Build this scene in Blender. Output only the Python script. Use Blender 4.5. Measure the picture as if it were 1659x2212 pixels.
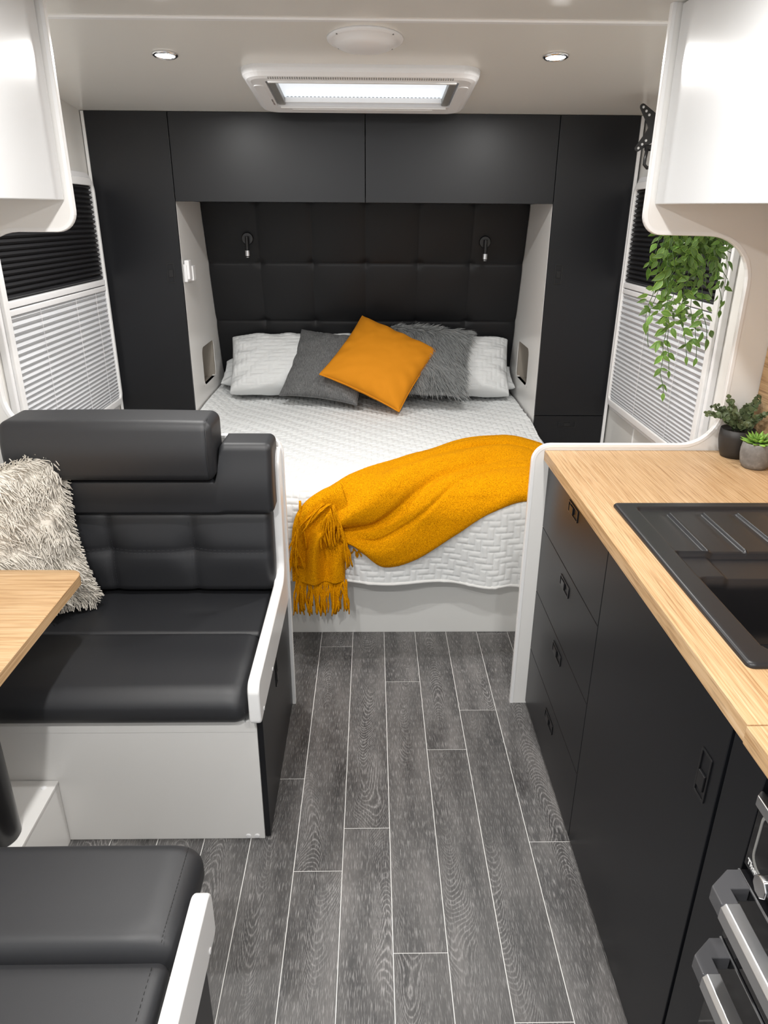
import bpy, bmesh, math, random
import numpy as np
from mathutils import Vector, Matrix
random.seed(7); RNG = np.random.RandomState(11)
PI = math.pi
scene = bpy.context.scene
for o in list(bpy.data.objects): bpy.data.objects.remove(o)
COL = scene.collection

# ------------------------------------------------------------ camera
def make_camera():
    p, y, r, F = 0.39390, 0.018132, 0.0068, 1535.55
    f = Vector((math.sin(y)*math.cos(p), math.cos(y)*math.cos(p), -math.sin(p)))
    rt = Vector((math.cos(y), -math.sin(y), 0)); up = rt.cross(f)
    rt2 = rt*math.cos(r)+up*math.sin(r); up2 = -rt*math.sin(r)+up*math.cos(r)
    cd = bpy.data.cameras.new('camera'); c = bpy.data.objects.new('camera', cd); COL.objects.link(c)
    m = Matrix((rt2, up2, -f)).transposed().to_4x4(); m.translation = Vector((0, 0, 1.6))
    c.matrix_world = m
    cd.sensor_fit = 'HORIZONTAL'; cd.sensor_width = 36.0; cd.lens = F/1659*36.0
    cd.clip_start = 0.02; cd.clip_end = 50
    scene.camera = c
make_camera()

# ------------------------------------------------------------ world, exposure, lights
EXPOSURE = 0.20
WORLD = .92
LAMP_W = 9.5
scene.view_settings.view_transform = 'Standard'; scene.view_settings.look = 'None'
scene.view_settings.exposure = EXPOSURE; scene.view_settings.gamma = 1; scene.view_settings.use_curve_mapping = False
w = bpy.data.worlds.new('world'); scene.world = w; w.use_nodes = True
bg = w.node_tree.nodes['Background']; bg.inputs[0].default_value = (0.94, 0.97, 1.0, 1); bg.inputs[1].default_value = WORLD

def ceil_z(y): return 2.09 if y < 2.28 else 2.09-0.0818*(y-2.28)

def lamp_light(x, y, watts=LAMP_W, size=.06):
    ld = bpy.data.lights.new('downlight_glow', 'AREA'); ld.shape = 'DISK'; ld.size = size; ld.energy = watts
    ld.color = (1.0, 0.985, 0.96)
    lo = bpy.data.objects.new('downlight_glow', ld); COL.objects.link(lo)
    lo.location = (x, y, ceil_z(y)-.012)
    return lo

# ------------------------------------------------------------ helpers
def tag(o, label=None, cat=None, group=None, kind=None):
    if label: o['label'] = label
    if cat: o['category'] = cat
    if group: o['group'] = group
    if kind: o['kind'] = kind
    return o
def empty(name, loc, label=None, cat=None, group=None):
    o = bpy.data.objects.new(name, None); COL.objects.link(o); o.location = loc
    o.empty_display_size = .05
    return tag(o, label, cat, group)
def setparent(o, parent):
    if parent is not None:
        o.parent = parent
        m = Matrix.Identity(4); q = parent; 
        m = world_of(parent)
        o.matrix_parent_inverse = m.inverted()
def world_of(o):
    m = o.matrix_basis.copy()
    if o.parent is not None:
        m = world_of(o.parent) @ o.matrix_parent_inverse @ m
    return m
def link(name, me, mat, parent=None, smooth=False, bevel=0, seg=2, kind=None):
    o = bpy.data.objects.new(name, me); COL.objects.link(o)
    if mat is not None: me.materials.append(mat)
    if smooth: me.polygons.foreach_set('use_smooth', [True]*len(me.polygons))
    if bevel:
        b = o.modifiers.new('bevel', 'BEVEL'); b.width = bevel; b.segments = seg; b.limit_method = 'ANGLE'; b.angle_limit = math.radians(40)
        b.harden_normals = False
        me.polygons.foreach_set('use_smooth', [True]*len(me.polygons))
        wn = o.modifiers.new('wn', 'WEIGHTED_NORMAL'); wn.keep_sharp = True
    setparent(o, parent)
    if kind: o['kind'] = kind
    return o
def me_from(name, v, f):
    me = bpy.data.meshes.new(name); me.from_pydata([tuple(map(float, p)) for p in v], [], [tuple(int(i) for i in q) for q in f]); me.update(); return me
class MB:
    def __init__(s): s.v = []; s.f = []
    def add(s, v, f):
        n = len(s.v); s.v += [tuple(p) for p in v]; s.f += [tuple(i+n for i in q) for q in f]; return s
    def box(s, x0, x1, y0, y1, z0, z1):
        v = [(x0,y0,z0),(x1,y0,z0),(x1,y1,z0),(x0,y1,z0),(x0,y0,z1),(x1,y0,z1),(x1,y1,z1),(x0,y1,z1)]
        return s.add(v, [(0,3,2,1),(4,5,6,7),(0,1,5,4),(1,2,6,5),(2,3,7,6),(3,0,4,7)])
    def prism(s, poly, a0, a1, axis='y'):
        n = len(poly)
        def P(p, a):
            if axis == 'y': return (p[0], a, p[1])
            if axis == 'x': return (a, p[0], p[1])
            return (p[0], p[1], a)
        v = [P(p, a0) for p in poly]+[P(p, a1) for p in poly]
        f = [tuple(range(n)), tuple(range(2*n-1, n-1, -1))]+[(i, i+n, (i+1) % n+n, (i+1) % n) for i in range(n)]
        return s.add(v, f)
    def tube(s, pts, r, n=8, cap=True, taper=None):
        pts = [Vector(p) for p in pts]; k = len(pts); base = len(s.v); prev = None
        for i, p in enumerate(pts):
            t = (pts[min(i+1, k-1)]-pts[max(i-1, 0)]).normalized()
            if prev is None:
                a = Vector((0, 0, 1)) if abs(t.z) < .9 else Vector((1, 0, 0)); u = t.cross(a).normalized()
            else: u = (prev-t*prev.dot(t)).normalized()
            prev = u; w_ = t.cross(u)
            rr = r if taper is None else r*taper[i]
            for j in range(n):
                a = 2*PI*j/n; s.v.append(tuple(p+(u*math.cos(a)+w_*math.sin(a))*rr))
        for i in range(k-1):
            for j in range(n):
                a = base+i*n+j; b = base+i*n+(j+1) % n
                s.f.append((a, b, b+n, a+n))
        if cap:
            s.f.append(tuple(base+j for j in range(n-1, -1, -1))); s.f.append(tuple(base+(k-1)*n+j for j in range(n)))
        return s
    def lathe(s, prof, c, n=32, axis='z', close=False):
        base = len(s.v)
        for r, h in prof:
            for j in range(n):
                a = 2*PI*j/n
                q = (r*math.cos(a), r*math.sin(a), h)
                if axis == 'x': q = (q[2], q[0], q[1])
                if axis == 'y': q = (q[0], q[2], q[1])
                s.v.append((c[0]+q[0], c[1]+q[1], c[2]+q[2]))
        for i in range(len(prof)-1):
            for j in range(n):
                a = base+i*n+j; b = base+i*n+(j+1) % n
                s.f.append((a, b, b+n, a+n))
        s.f.append(tuple(base+j for j in range(n-1, -1, -1))); s.f.append(tuple(base+(len(prof)-1)*n+j for j in range(n)))
        return s
    def build(s, name, mat, parent=None, smooth=False, bevel=0, seg=2, kind=None):
        me = me_from(name, s.v, s.f)
        bm = bmesh.new(); bm.from_mesh(me); bmesh.ops.recalc_face_normals(bm, faces=bm.faces); bm.to_mesh(me); bm.free()
        return link(name, me, mat, parent, smooth, bevel, seg, kind)
def B(name, x0, x1, y0, y1, z0, z1, mat, parent=None, bevel=.0015, seg=2):
    return MB().box(x0, x1, y0, y1, z0, z1).build(name, mat, parent, bevel=bevel, seg=seg)
def arc(cx, cy, r, a0, a1, n=8):
    return [(cx+r*math.cos(math.radians(a0+(a1-a0)*i/n)), cy+r*math.sin(math.radians(a0+(a1-a0)*i/n))) for i in range(n+1)]
def rrect(x0, x1, y0, y1, r, n=6):
    return arc(x1-r, y1-r, r, 0, 90, n)+arc(x0+r, y1-r, r, 90, 180, n)+arc(x0+r, y0+r, r, 180, 270, n)+arc(x1-r, y0+r, r, 270, 360, n)
def ring_prism(mb, outer, inner, a0, a1, axis='y'):
    n = len(outer)
    def P(p, a):
        return {'y': (p[0], a, p[1]), 'x': (a, p[0], p[1]), 'z': (p[0], p[1], a)}[axis]
    v = [P(p, a0) for p in outer]+[P(p, a0) for p in inner]+[P(p, a1) for p in outer]+[P(p, a1) for p in inner]
    f = []
    for i in range(n):
        j = (i+1) % n
        f += [(i, j, n+j, n+i), (2*n+i, 3*n+i, 3*n+j, 2*n+j), (i, 2*n+i, 2*n+j, j), (n+i, n+j, 3*n+j, 3*n+i)]
    mb.add(v, f)
def offset_poly(pts, d):
    out = []; k = len(pts)
    for i in range(k):
        a = np.array(pts[max(i-1, 0)], float); b = np.array(pts[min(i+1, k-1)], float)
        t = b-a; t /= np.linalg.norm(t)+1e-9
        out.append((pts[i][0]-t[1]*d, pts[i][1]+t[0]*d))
    return out
def grid_mesh(P, closed_u=False):
    nu, nv = P.shape[:2]; v = P.reshape(-1, 3)
    i, j = np.meshgrid(np.arange(nu-1), np.arange(nv-1), indexing='ij'); a = (i*nv+j).ravel()
    return v, np.stack([a, a+nv, a+nv+1, a+1], 1)
def softbox(x0, x1, y0, y1, z0, z1, r, res=.01, fn=None):
    c = np.array([(x0+x1)/2, (y0+y1)/2, (z0+z1)/2]); h = np.array([x1-x0, y1-y0, z1-z0])/2
    V = []; Fc = []; base = 0
    def ax(i):
        inner = max(int(round(2*(h[i]-r)/res)), 1); k = 5
        e = np.array([math.tan(PI/4*q/k) for q in range(k)])*r
        return np.concatenate([-h[i]+r-e[::-1][:-0 or None]-0*0, ]) if False else np.concatenate([-(h[i]-r)-r*np.tan(np.linspace(PI/4, 0, k, endpoint=False)), np.linspace(-(h[i]-r), h[i]-r, inner+1), (h[i]-r)+r*np.tan(np.linspace(0, PI/4, k+1)[1:])])
    axs = [ax(i) for i in range(3)]
    for a in range(3):
        b, d = (a+1) % 3, (a+2) % 3
        for sgn in (-1, 1):
            A, Bm = np.meshgrid(axs[b], axs[d], indexing='ij')
            P = np.zeros(A.shape+(3,)); P[..., b] = A; P[..., d] = Bm; P[..., a] = sgn*h[a]
            v, f = grid_mesh(P)
            if sgn < 0: f = f[:, ::-1]
            V.append(v); Fc.append(f+base); base += len(v)
    V = np.vstack(V); Fc = np.vstack(Fc)
    q = np.clip(V, -(h-r), h-r); d = V-q; L = np.linalg.norm(d, axis=1, keepdims=True); V = q+r*d/np.maximum(L, 1e-9)
    key = np.round(V*1e5).astype(np.int64)
    _, idx, inv = np.unique(key, axis=0, return_index=True, return_inverse=True); inv = inv.ravel()
    V = V[idx]; Fc = inv[Fc]
    V = V+c
    if fn is not None: V = fn(V)
    return V, Fc
def bump1(x, c, w): return np.exp(-((x-c)/w)**2)
def smooth(x, a, b): t = np.clip((x-a)/(b-a), 0, 1); return t*t*(3-2*t)
def vnoise(x, y, s, seed=0):
    r = np.random.RandomState(seed); T = r.rand(64, 64)
    X = x*s; Y = y*s; xi = np.floor(X).astype(int); yi = np.floor(Y).astype(int); fx = X-xi; fy = Y-yi
    fx = fx*fx*(3-2*fx); fy = fy*fy*(3-2*fy)
    g = lambda a, b: T[a % 64, b % 64]
    return (g(xi, yi)*(1-fx)+g(xi+1, yi)*fx)*(1-fy)+(g(xi, yi+1)*(1-fx)+g(xi+1, yi+1)*fx)*fy-.5

# ------------------------------------------------------------ materials
def sock(n, name): return n.inputs[name]
def mat(name, col, rough=.5, metal=0, spec=.5, coat=0, emit=None, estr=0, trans=0, sheen=0):
    m = bpy.data.materials.new(name); m.use_nodes = True; b = m.node_tree.nodes['Principled BSDF']
    b.inputs['Base Color'].default_value = (*col, 1); b.inputs['Roughness'].default_value = rough
    b.inputs['Metallic'].default_value = metal; b.inputs['Specular IOR Level'].default_value = spec
    b.inputs['Coat Weight'].default_value = coat
    b.inputs['Transmission Weight'].default_value = trans
    if sheen: b.inputs['Sheen Weight'].default_value = sheen; b.inputs['Sheen Roughness'].default_value = .6
    if emit: b.inputs['Emission Color'].default_value = (*emit, 1); b.inputs['Emission Strength'].default_value = estr
    return m
def N(m, t, **kw):
    n = m.node_tree.nodes.new(t)
    for k, v in kw.items(): setattr(n, k, v)
    return n
def L(m, a, b): m.node_tree.links.new(a, b)
def coords(m, scale=(1, 1, 1), kind='Object', rnd=False):
    tc = N(m, 'ShaderNodeTexCoord'); mp = N(m, 'ShaderNodeMapping'); mp.inputs['Scale'].default_value = scale
    src = tc.outputs[kind]
    if rnd:
        oi = N(m, 'ShaderNodeObjectInfo'); mu = N(m, 'ShaderNodeMath', operation='MULTIPLY'); mu.inputs[1].default_value = 37.0
        L(m, oi.outputs['Random'], mu.inputs[0]); cb = N(m, 'ShaderNodeCombineXYZ'); L(m, mu.outputs[0], cb.inputs[0]); L(m, mu.outputs[0], cb.inputs[1])
        va = N(m, 'ShaderNodeVectorMath', operation='ADD'); L(m, src, va.inputs[0]); L(m, cb.outputs[0], va.inputs[1]); src = va.outputs[0]
    L(m, src, mp.inputs['Vector']); return mp.outputs[0]
def noise(m, vec, scale, detail=2, rough=.5, dist=0):
    n = N(m, 'ShaderNodeTexNoise'); n.inputs['Scale'].default_value = scale; n.inputs['Detail'].default_value = detail
    n.inputs['Roughness'].default_value = rough; n.inputs['Distortion'].default_value = dist; L(m, vec, n.inputs['Vector']); return n.outputs['Fac']
def ramp(m, fac, stops):
    r = N(m, 'ShaderNodeValToRGB'); e = r.color_ramp.elements
    while len(e) < len(stops): e.new(.5)
    for i, (p, c) in enumerate(stops): e[i].position = p; e[i].color = (*c, 1) if len(c) == 3 else c
    L(m, fac, r.inputs[0]); return r.outputs[0]
def mixc(m, fac, a, b, mode='MIX'):
    n = N(m, 'ShaderNodeMix', data_type='RGBA', blend_type=mode)
    for s_, v in ((n.inputs[0], fac), (n.inputs[6], a), (n.inputs[7], b)):
        if isinstance(v, (int, float)): s_.default_value = v
        elif isinstance(v, tuple): s_.default_value = (*v, 1)
        else: L(m, v, s_)
    return n.outputs[2]
def math_(m, op, a, b=None):
    n = N(m, 'ShaderNodeMath', operation=op)
    for i, v in enumerate((a, b)):
        if v is None: continue
        if isinstance(v, (int, float)): n.inputs[i].default_value = v
        else: L(m, v, n.inputs[i])
    return n.outputs[0]
def bump(m, h, strength=.3, dist=.002):
    n = N(m, 'ShaderNodeBump'); n.inputs['Strength'].default_value = strength; n.inputs['Distance'].default_value = dist
    L(m, h, n.inputs['Height']); L(m, n.outputs[0], m.node_tree.nodes['Principled BSDF'].inputs['Normal'])
def base(m): return m.node_tree.nodes['Principled BSDF'].inputs['Base Color']
def G(c): return (c, c, c)

M_white = mat('white_laminate', (.80, .79, .77), .28, spec=.5)
M_door = mat('gloss_white_door', (.70, .71, .72), .22, spec=.5)
M_edge = mat('white_edge_trim', (.86, .86, .86), .25)
M_ceil = mat('ceiling_panel', (.80, .785, .745), .22, spec=.5)
M_wall = mat('wall_panel', (.76, .75, .72), .35)
M_wardshade = mat('shaded_wardrobe_interior', (.30, .27, .23), .6)  # shadow inside the wardrobe is put into this darker board colour
M_plast = mat('white_plastic', (.82, .82, .83), .35)
M_greyplast = mat('grey_plastic', (.23, .23, .22), .4)
M_black = mat('satin_black_laminate', (.0075, .008, .0100), .36, spec=.40)
v_ = coords(M_black, (1, 1, 1)); bump(M_black, noise(M_black, v_, 900, 2), .05, .0005)
M_blackdeep = mat('black_gap', (.006, .006, .006), .6)
M_metalblack = mat('black_metal', (.010, .010, .011), .3, spec=.5)
M_chrome = mat('chrome', (.75, .75, .76), .12, metal=1)
M_alu = mat('brushed_aluminium', (.72, .73, .75), .3, metal=1)
M_smoke = mat('grey_moulded_bracket', (.075, .075, .08), .18)
M_glassblack = mat('black_glass', (.008, .008, .009), .06, spec=.6)
M_lamp = mat('lamp_lens', (1, 1, 1), .4, emit=(1, .99, .97), estr=9.0)
M_sky = mat('skylight_pane', (.9, .93, .97), .2, emit=(.86, .93, 1.0), estr=.60)

M_leather = mat('black_upholstery', (.016, .0168, .0198), .52, spec=.65)
v_ = coords(M_leather); n1 = N(M_leather, 'ShaderNodeTexVoronoi'); n1.inputs['Scale'].default_value = 1400; L(M_leather, v_, n1.inputs['Vector'])
bump(M_leather, n1.outputs['Distance'], .08, .0004)
M_stitch = mat('grey_thread', (.035, .035, .04), .7)
M_headb = mat('headboard_vinyl', (.0065, .0068, .008), .5, spec=.32)
v_ = coords(M_headb); bump(M_headb, noise(M_headb, v_, 600, 3), .15, .0005)

M_sink = mat('black_composite', (.014, .014, .016), .38, spec=.5)
v_ = coords(M_sink); bump(M_sink, noise(M_sink, v_, 1500, 2), .1, .0003)

def bamboo(name, sc):
    m = mat(name, (.7, .45, .2), .38, spec=.35)
    v = coords(m, sc); n = noise(m, v, 1.0, 3, .65)
    v2 = coords(m, (sc[0]*2.7, sc[1]*2.7, sc[2]*2.7)); n2 = noise(m, v2, 1.0, 2, .6)
    v3 = coords(m, (3, 3, 3)); n3 = noise(m, v3, 1.0, 2)
    c = ramp(m, n, [(.30, (.38, .22, .10)), (.44, (.54, .345, .18)), (.58, (.63, .43, .245)), (.75, (.70, .51, .32))])
    c2 = ramp(m, n2, [(.33, (.52, .45, .38)), (.47, (1, 1, 1)), (.8, (1.0, 1.0, 1.0))])
    c = mixc(m, .6, c, c2, 'MULTIPLY')
    c3 = ramp(m, n3, [(.3, (.9, .88, .85)), (.7, (1, 1, 1))]); c = mixc(m, 1.0, c, c3, 'MULTIPLY')
    L(m, c, base(m)); return m
M_bamY = bamboo('bamboo_grain_along_counter', (270, 4, 90))
M_bamX = bamboo('bamboo_grain_across_table', (4, 240, 90))

# dark limed oak plank
M_oak = mat('dark_limed_oak', (.12, .12, .12), .42, spec=.4)
v = coords(M_oak, (1, 1, 1), rnd=True)
def sv(m, v, s):
    mp = N(m, 'ShaderNodeMapping'); mp.inputs['Scale'].default_value = s; L(m, v, mp.inputs['Vector']); return mp.outputs[0]
tcl = N(M_oak, 'ShaderNodeTexCoord'); sx = N(M_oak, 'ShaderNodeSeparateXYZ'); L(M_oak, tcl.outputs['Object'], sx.inputs[0])
oir = N(M_oak, 'ShaderNodeObjectInfo'); rx = math_(M_oak, 'MULTIPLY', math_(M_oak, 'SUBTRACT', oir.outputs['Random'], .5), .09)
rs = math_(M_oak, 'SUBTRACT', math_(M_oak, 'MULTIPLY', math_(M_oak, 'GREATER_THAN', math_(M_oak, 'FRACT', math_(M_oak, 'MULTIPLY', oir.outputs['Random'], 7.3)), .5), 2.0), 1.0)
low = noise(M_oak, sv(M_oak, v, (5, 2.2, 1)), 1.0, 1.5, .45)
wx = math_(M_oak, 'ADD', sx.outputs[0], math_(M_oak, 'MULTIPLY', math_(M_oak, 'SUBTRACT', low, .5), .10))
dx = math_(M_oak, 'SUBTRACT', wx, rx); dx2 = math_(M_oak, 'MULTIPLY', math_(M_oak, 'MULTIPLY', dx, dx), 75.0)
wob = noise(M_oak, sv(M_oak, v, (55, 26, 1)), 1.0, 2, .55)
low2 = noise(M_oak, sv(M_oak, v, (9, 3.5, 1)), 1.0, 1.0, .4)
fld = math_(M_oak, 'ADD', math_(M_oak, 'ADD', math_(M_oak, 'MULTIPLY', sx.outputs[1], rs), dx2), math_(M_oak, 'ADD', math_(M_oak, 'MULTIPLY', low2, .30), math_(M_oak, 'MULTIPLY', wob, .012)))
ph = math_(M_oak, 'MULTIPLY', fld, 2*PI/.0185)
ring = math_(M_oak, 'SINE', ph); ring = math_(M_oak, 'MULTIPLY', math_(M_oak, 'ADD', ring, 1.0), .5); ring = math_(M_oak, 'POWER', ring, 4.0)
brk = noise(M_oak, sv(M_oak, v, (240, 70, 1)), 1.0, 2, .6)
brk = ramp(M_oak, brk, [(.36, G(.1)), (.56, G(1))])
mask = noise(M_oak, sv(M_oak, v, (6, 2.2, 1)), 1.0, 2); mask = ramp(M_oak, mask, [(.42, G(.08)), (.56, G(1))])
mask = math_(M_oak, 'MULTIPLY', mask, ramp(M_oak, math_(M_oak, 'ABSOLUTE', dx), [(.026, G(1)), (.056, G(.0))]))
rings = math_(M_oak, 'MULTIPLY', math_(M_oak, 'MULTIPLY', ring, brk), mask)
st = noise(M_oak, sv(M_oak, v, (620, 30, 1)), 1.0, 2, .6); st = ramp(M_oak, st, [(.54, G(0)), (.66, G(1))])
tone = noise(M_oak, sv(M_oak, v, (14, 3.0, 1)), 1.0, 3, .6)
basec = ramp(M_oak, tone, [(.3, (.042, .041, .042)), (.5, (.088, .085, .084)), (.72, (.145, .138, .135))])
c = mixc(M_oak, math_(M_oak, 'MULTIPLY', rings, .70), basec, (.36, .35, .345))
c = mixc(M_oak, math_(M_oak, 'MULTIPLY', st, .60), c, (.38, .37, .365))
oi = N(M_oak, 'ShaderNodeObjectInfo'); c = mixc(M_oak, 1.0, c, ramp(M_oak, oi.outputs['Random'], [(0, G(.82)), (1, G(1.12))]), 'MULTIPLY')
L(M_oak, c, base(M_oak)); bump(M_oak, math_(M_oak, 'ADD', rings, st), .12, .0006)
M_grout = mat('pale_joint', (.80, .79, .77), .6)

M_quilt = mat('white_quilted_cotton', (.72, .735, .735), .8)
v_ = coords(M_quilt); bump(M_quilt, noise(M_quilt, v_, 260, 3), .25, .001)
M_quiltrim = mat('white_binding', (.78, .78, .77), .7)
M_valance = mat('grey_white_valance', (.74, .74, .72), .5)

M_boucle = mat('mustard_boucle', (.86, .40, .012), .9, spec=.08)
v_ = coords(M_boucle); nb = noise(M_boucle, v_, 330, 4, .7)
L(M_boucle, ramp(M_boucle, nb, [(.34, (.40, .125, .0)), (.5, (.80, .315, .0)), (.66, (.98, .48, .002))]), base(M_boucle)); bump(M_boucle, nb, .9, .004)
M_must = mat('mustard_velvet', (.80, .335, .02), .8, spec=.2)
v_ = coords(M_must); nb = noise(M_must, v_, 500, 3)
L(M_must, mixc(M_must, nb, (.60, .215, .007), (.68, .26, .012)), base(M_must)); bump(M_must, nb, .3, .001)
M_charc = mat('charcoal_linen', (.1, .1, .1), .85)
wv = coords(M_charc, (1, 1, 1)); wa = noise(M_charc, sv(M_charc, wv, (900, 60, 60)), 1, 2); wb = noise(M_charc, sv(M_charc, wv, (60, 900, 900)), 1, 2)
ww = math_(M_charc, 'ADD', math_(M_charc, 'MULTIPLY', wa, .5), math_(M_charc, 'MULTIPLY', wb, .5))
L(M_charc, ramp(M_charc, ww, [(.38, (.055, .056, .057)), (.5, (.12, .122, .123)), (.62, (.21, .21, .21))]), base(M_charc)); bump(M_charc, ww, .3, .001)
M_fur = mat('grey_fur', (.33, .34, .34), .55)
M_furbase = mat('grey_fur_backing', (.10, .105, .105), .9)
M_cream = mat('cream_cotton', (.78, .735, .66), .85)
v_ = coords(M_cream); bump(M_cream, noise(M_cream, v_, 400, 2), .3, .001)

M_blindw = mat('white_pleated_fabric', (.60, .61, .63), .6)
M_blindb = mat('black_pleated_fabric', (.012, .012, .014), .5)

def leafmat(name, cin, cedge, rough=.4):
    m = mat(name, cin, rough, spec=.4); a = N(m, 'ShaderNodeAttribute'); a.attribute_name = 'edge'
    oi = N(m, 'ShaderNodeObjectInfo')
    c = mixc(m, a.outputs['Fac'], cin, cedge)
    L(m, mixc(m, 1.0, c, ramp(m, oi.outputs['Random'], [(0, G(.6)), (1, G(1.25))]), 'MULTIPLY'), base(m)); return m
M_leaf = leafmat('variegated_leaf', (.048, .145, .036), (.44, .66, .10))
M_euc = leafmat('eucalyptus_leaf', (.085, .115, .05), (.15, .185, .095), .55)
M_succ = leafmat('succulent_leaf', (.17, .35, .05), (.30, .50, .10), .5)
M_stem = mat('green_stem', (.07, .14, .04), .6)
M_soil = mat('dark_soil', (.015, .013, .01), .9)
M_pot = mat('black_pot', (.022, .02, .019), .5)
M_conc = mat('grey_concrete', (.2, .19, .18), .8)
v_ = coords(M_conc); nc = noise(M_conc, v_, 28, 5, .65); L(M_conc, ramp(M_conc, nc, [(.35, (.15, .14, .132)), (.55, (.21, .20, .19)), (.68, (.36, .345, .32))]), base(M_conc)); bump(M_conc, nc, .15, .002)
M_card = mat('printed_sticker', (.42, .39, .39), .5)
M_print = mat('dark_print', (.06, .05, .05), .6)
M_txt = mat('silver_print', (.8, .8, .8), .4)
M_bamE = bamboo('bamboo_edge_plies', (3, 3, 420))
M_splash = bamboo('bamboo_splashback', (3, 3, 120))

# ------------------------------------------------------------ floor
XL, XR = -1.215, 1.16
fl = B('floor', XL, XR, -.6, 4.3, -.05, -.0006, M_grout, bevel=0); tag(fl, kind='structure')
PW = .1287; x0 = .0495
joints = {0: [2.202, 1.145], 1: [1.836, .6], 2: [2.035, .986-0.0], 3: [2.529, 1.464], -1: [1.516, .45], -2: [2.436, 1.374, .3], -3: [1.709, .75], -4: [2.2, 1.05], 4: [2.0, .9], -5: [1.6, .6], -6: [2.1, 1.0]}
# column k spans x0+k*PW .. x0+(k+1)*PW
cols = {-7: [2.0, 1.0], -6: [1.6, .6], -5: [2.3, 1.2], -4: [1.85, .8], -3: [1.709, .7], -2: [2.436, 1.374, .35], -1: [1.516, .5], 0: [2.202, 1.145, .1], 1: [1.836, .75], 2: [2.035, .986], 3: [2.529, 1.464, .4], 4: [1.9, .9]}
GAP = .0019
for k, js in cols.items():
    a, b = x0+k*PW, x0+(k+1)*PW
    b = min(b, XR); ys = [2.75]+js+[-.6]
    for i in range(len(ys)-1):
        y1, y0_ = ys[i], ys[i+1]
        cx, cy = (a+b)/2, (y0_+y1)/2; hx, hy = (b-a)/2-GAP/2, (y1-y0_)/2-GAP/2
        o = MB().box(-hx, hx, -hy, hy, -.004, 0).build('plank', M_oak, None, bevel=0)
        o.location = (cx, cy, 0.0); setparent(o, fl)

# ------------------------------------------------------------ shell
tag(B('wall_left', XL-.03, XL, -.6, 4.3, -.05, 2.12, M_wall, bevel=0), kind='structure')
tag(B('wall_right', XR, XR+.03, -.6, 4.3, -.05, 2.12, M_wall, bevel=0), kind='structure')
tag(B('wall_front', XL-.03, XR+.03, 4.3, 4.33, -.05, 2.12, M_wall, bevel=0), kind='structure')
c_ = MB().prism([(-.6, 2.09), (2.28, 2.09), (4.33, ceil_z(4.33)), (4.33, 2.15), (-.6, 2.15)], XL-.03, XR+.03, 'x')
tag(c_.build('ceiling', M_ceil), kind='structure')
tag(MB().prism([(2.268, 2.0905), (2.272, 2.086), (2.288, 2.085), (2.292, 2.0895)], XL, XR, 'x').build('trim_1', M_edge, smooth=False), kind='structure')
# lower wall seam on the right
tag(B('trim_2', XR-.004, XR, 3.028, 3.036, 0, .755, M_edge, bevel=0), kind='structure')

# ------------------------------------------------------------ windows with pleated blinds
def window(idx, side):
    s = 1 if side == 'right' else -1
    xw = XR if s > 0 else XL
    def X(d): return xw-s*d
    root = empty(f'window_{idx}', (xw, 2.87, 1.25)); tag(root, kind='structure')
    root['label'] = ('window with half dark half white pleated blind behind the hanging plant' if s > 0 else 'window with half dark half white pleated blind behind the bench seat')
    y0, y1, z0, z1 = 2.36, 3.365, .755, 1.762
    mb = MB(); ring_prism(mb, rrect(y0, y1, z0, z1, .07, 8), rrect(y0+.05, y1-.035, z0+.045, z1-.045, .03, 8), X(0), X(.022), 'x')
    mb.build('window_frame', M_plast, root, bevel=.004)
    mb = MB(); ring_prism(mb, rrect(y0+.02, y1-.02, z0+.02, z1-.02, .055, 8), rrect(y0+.055, y1-.04, z0+.05, z1-.05, .02, 8), X(.02), X(.034), 'x')
    mb.build('blind_surround', M_edge, root, bevel=.004)
    B('window_pane', min(X(.0), X(.003)), max(X(.0), X(.003)), y0+.05, y1-.035, z0+.045, z1-.045, M_glassblack, root, bevel=0)
    def pleat(name, za, zb, m):
        n = 27 if name == 'white_blind' else 20; v = []; f = []
        ya, yb = 2.412, 3.327
        for i in range(2*n+1):
            u_ = i/(2*n); z = za+(zb-za)*(u_**1.3 if name == 'white_blind' else u_); d = .026 if i % 2 else .012
            v += [(X(d), ya, z), (X(d), yb, z)]
        for i in range(2*n): a = 2*i; f.append((a, a+1, a+3, a+2))
        o = link(name, me_from(name, v, f), m, root)
        so = o.modifiers.new('s', 'SOLIDIFY'); so.thickness = .0008
        return o
    pleat('white_blind', .797, 1.290, M_blindw); pleat('black_blind', 1.335, 1.715, M_blindb)
    def bar(name, za, zb):
        B(name, min(X(.008), X(.031)), max(X(.008), X(.031)), 2.412, 3.327, za, zb, M_plast, root, bevel=.003)
    bar('blind_rail', 1.312, 1.335); bar('blind_rail', 1.288, 1.308)
    for yy in (2.65, 2.98, 3.2) if s < 0 else (2.65, 3.0):
        MB().tube([(X(.0265), yy, .8), (X(.0265), yy, 1.29)], .0008, 4).build('blind_cord', M_plast, root)
    return root
window(1, 'left'); window(2, 'right')

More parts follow.
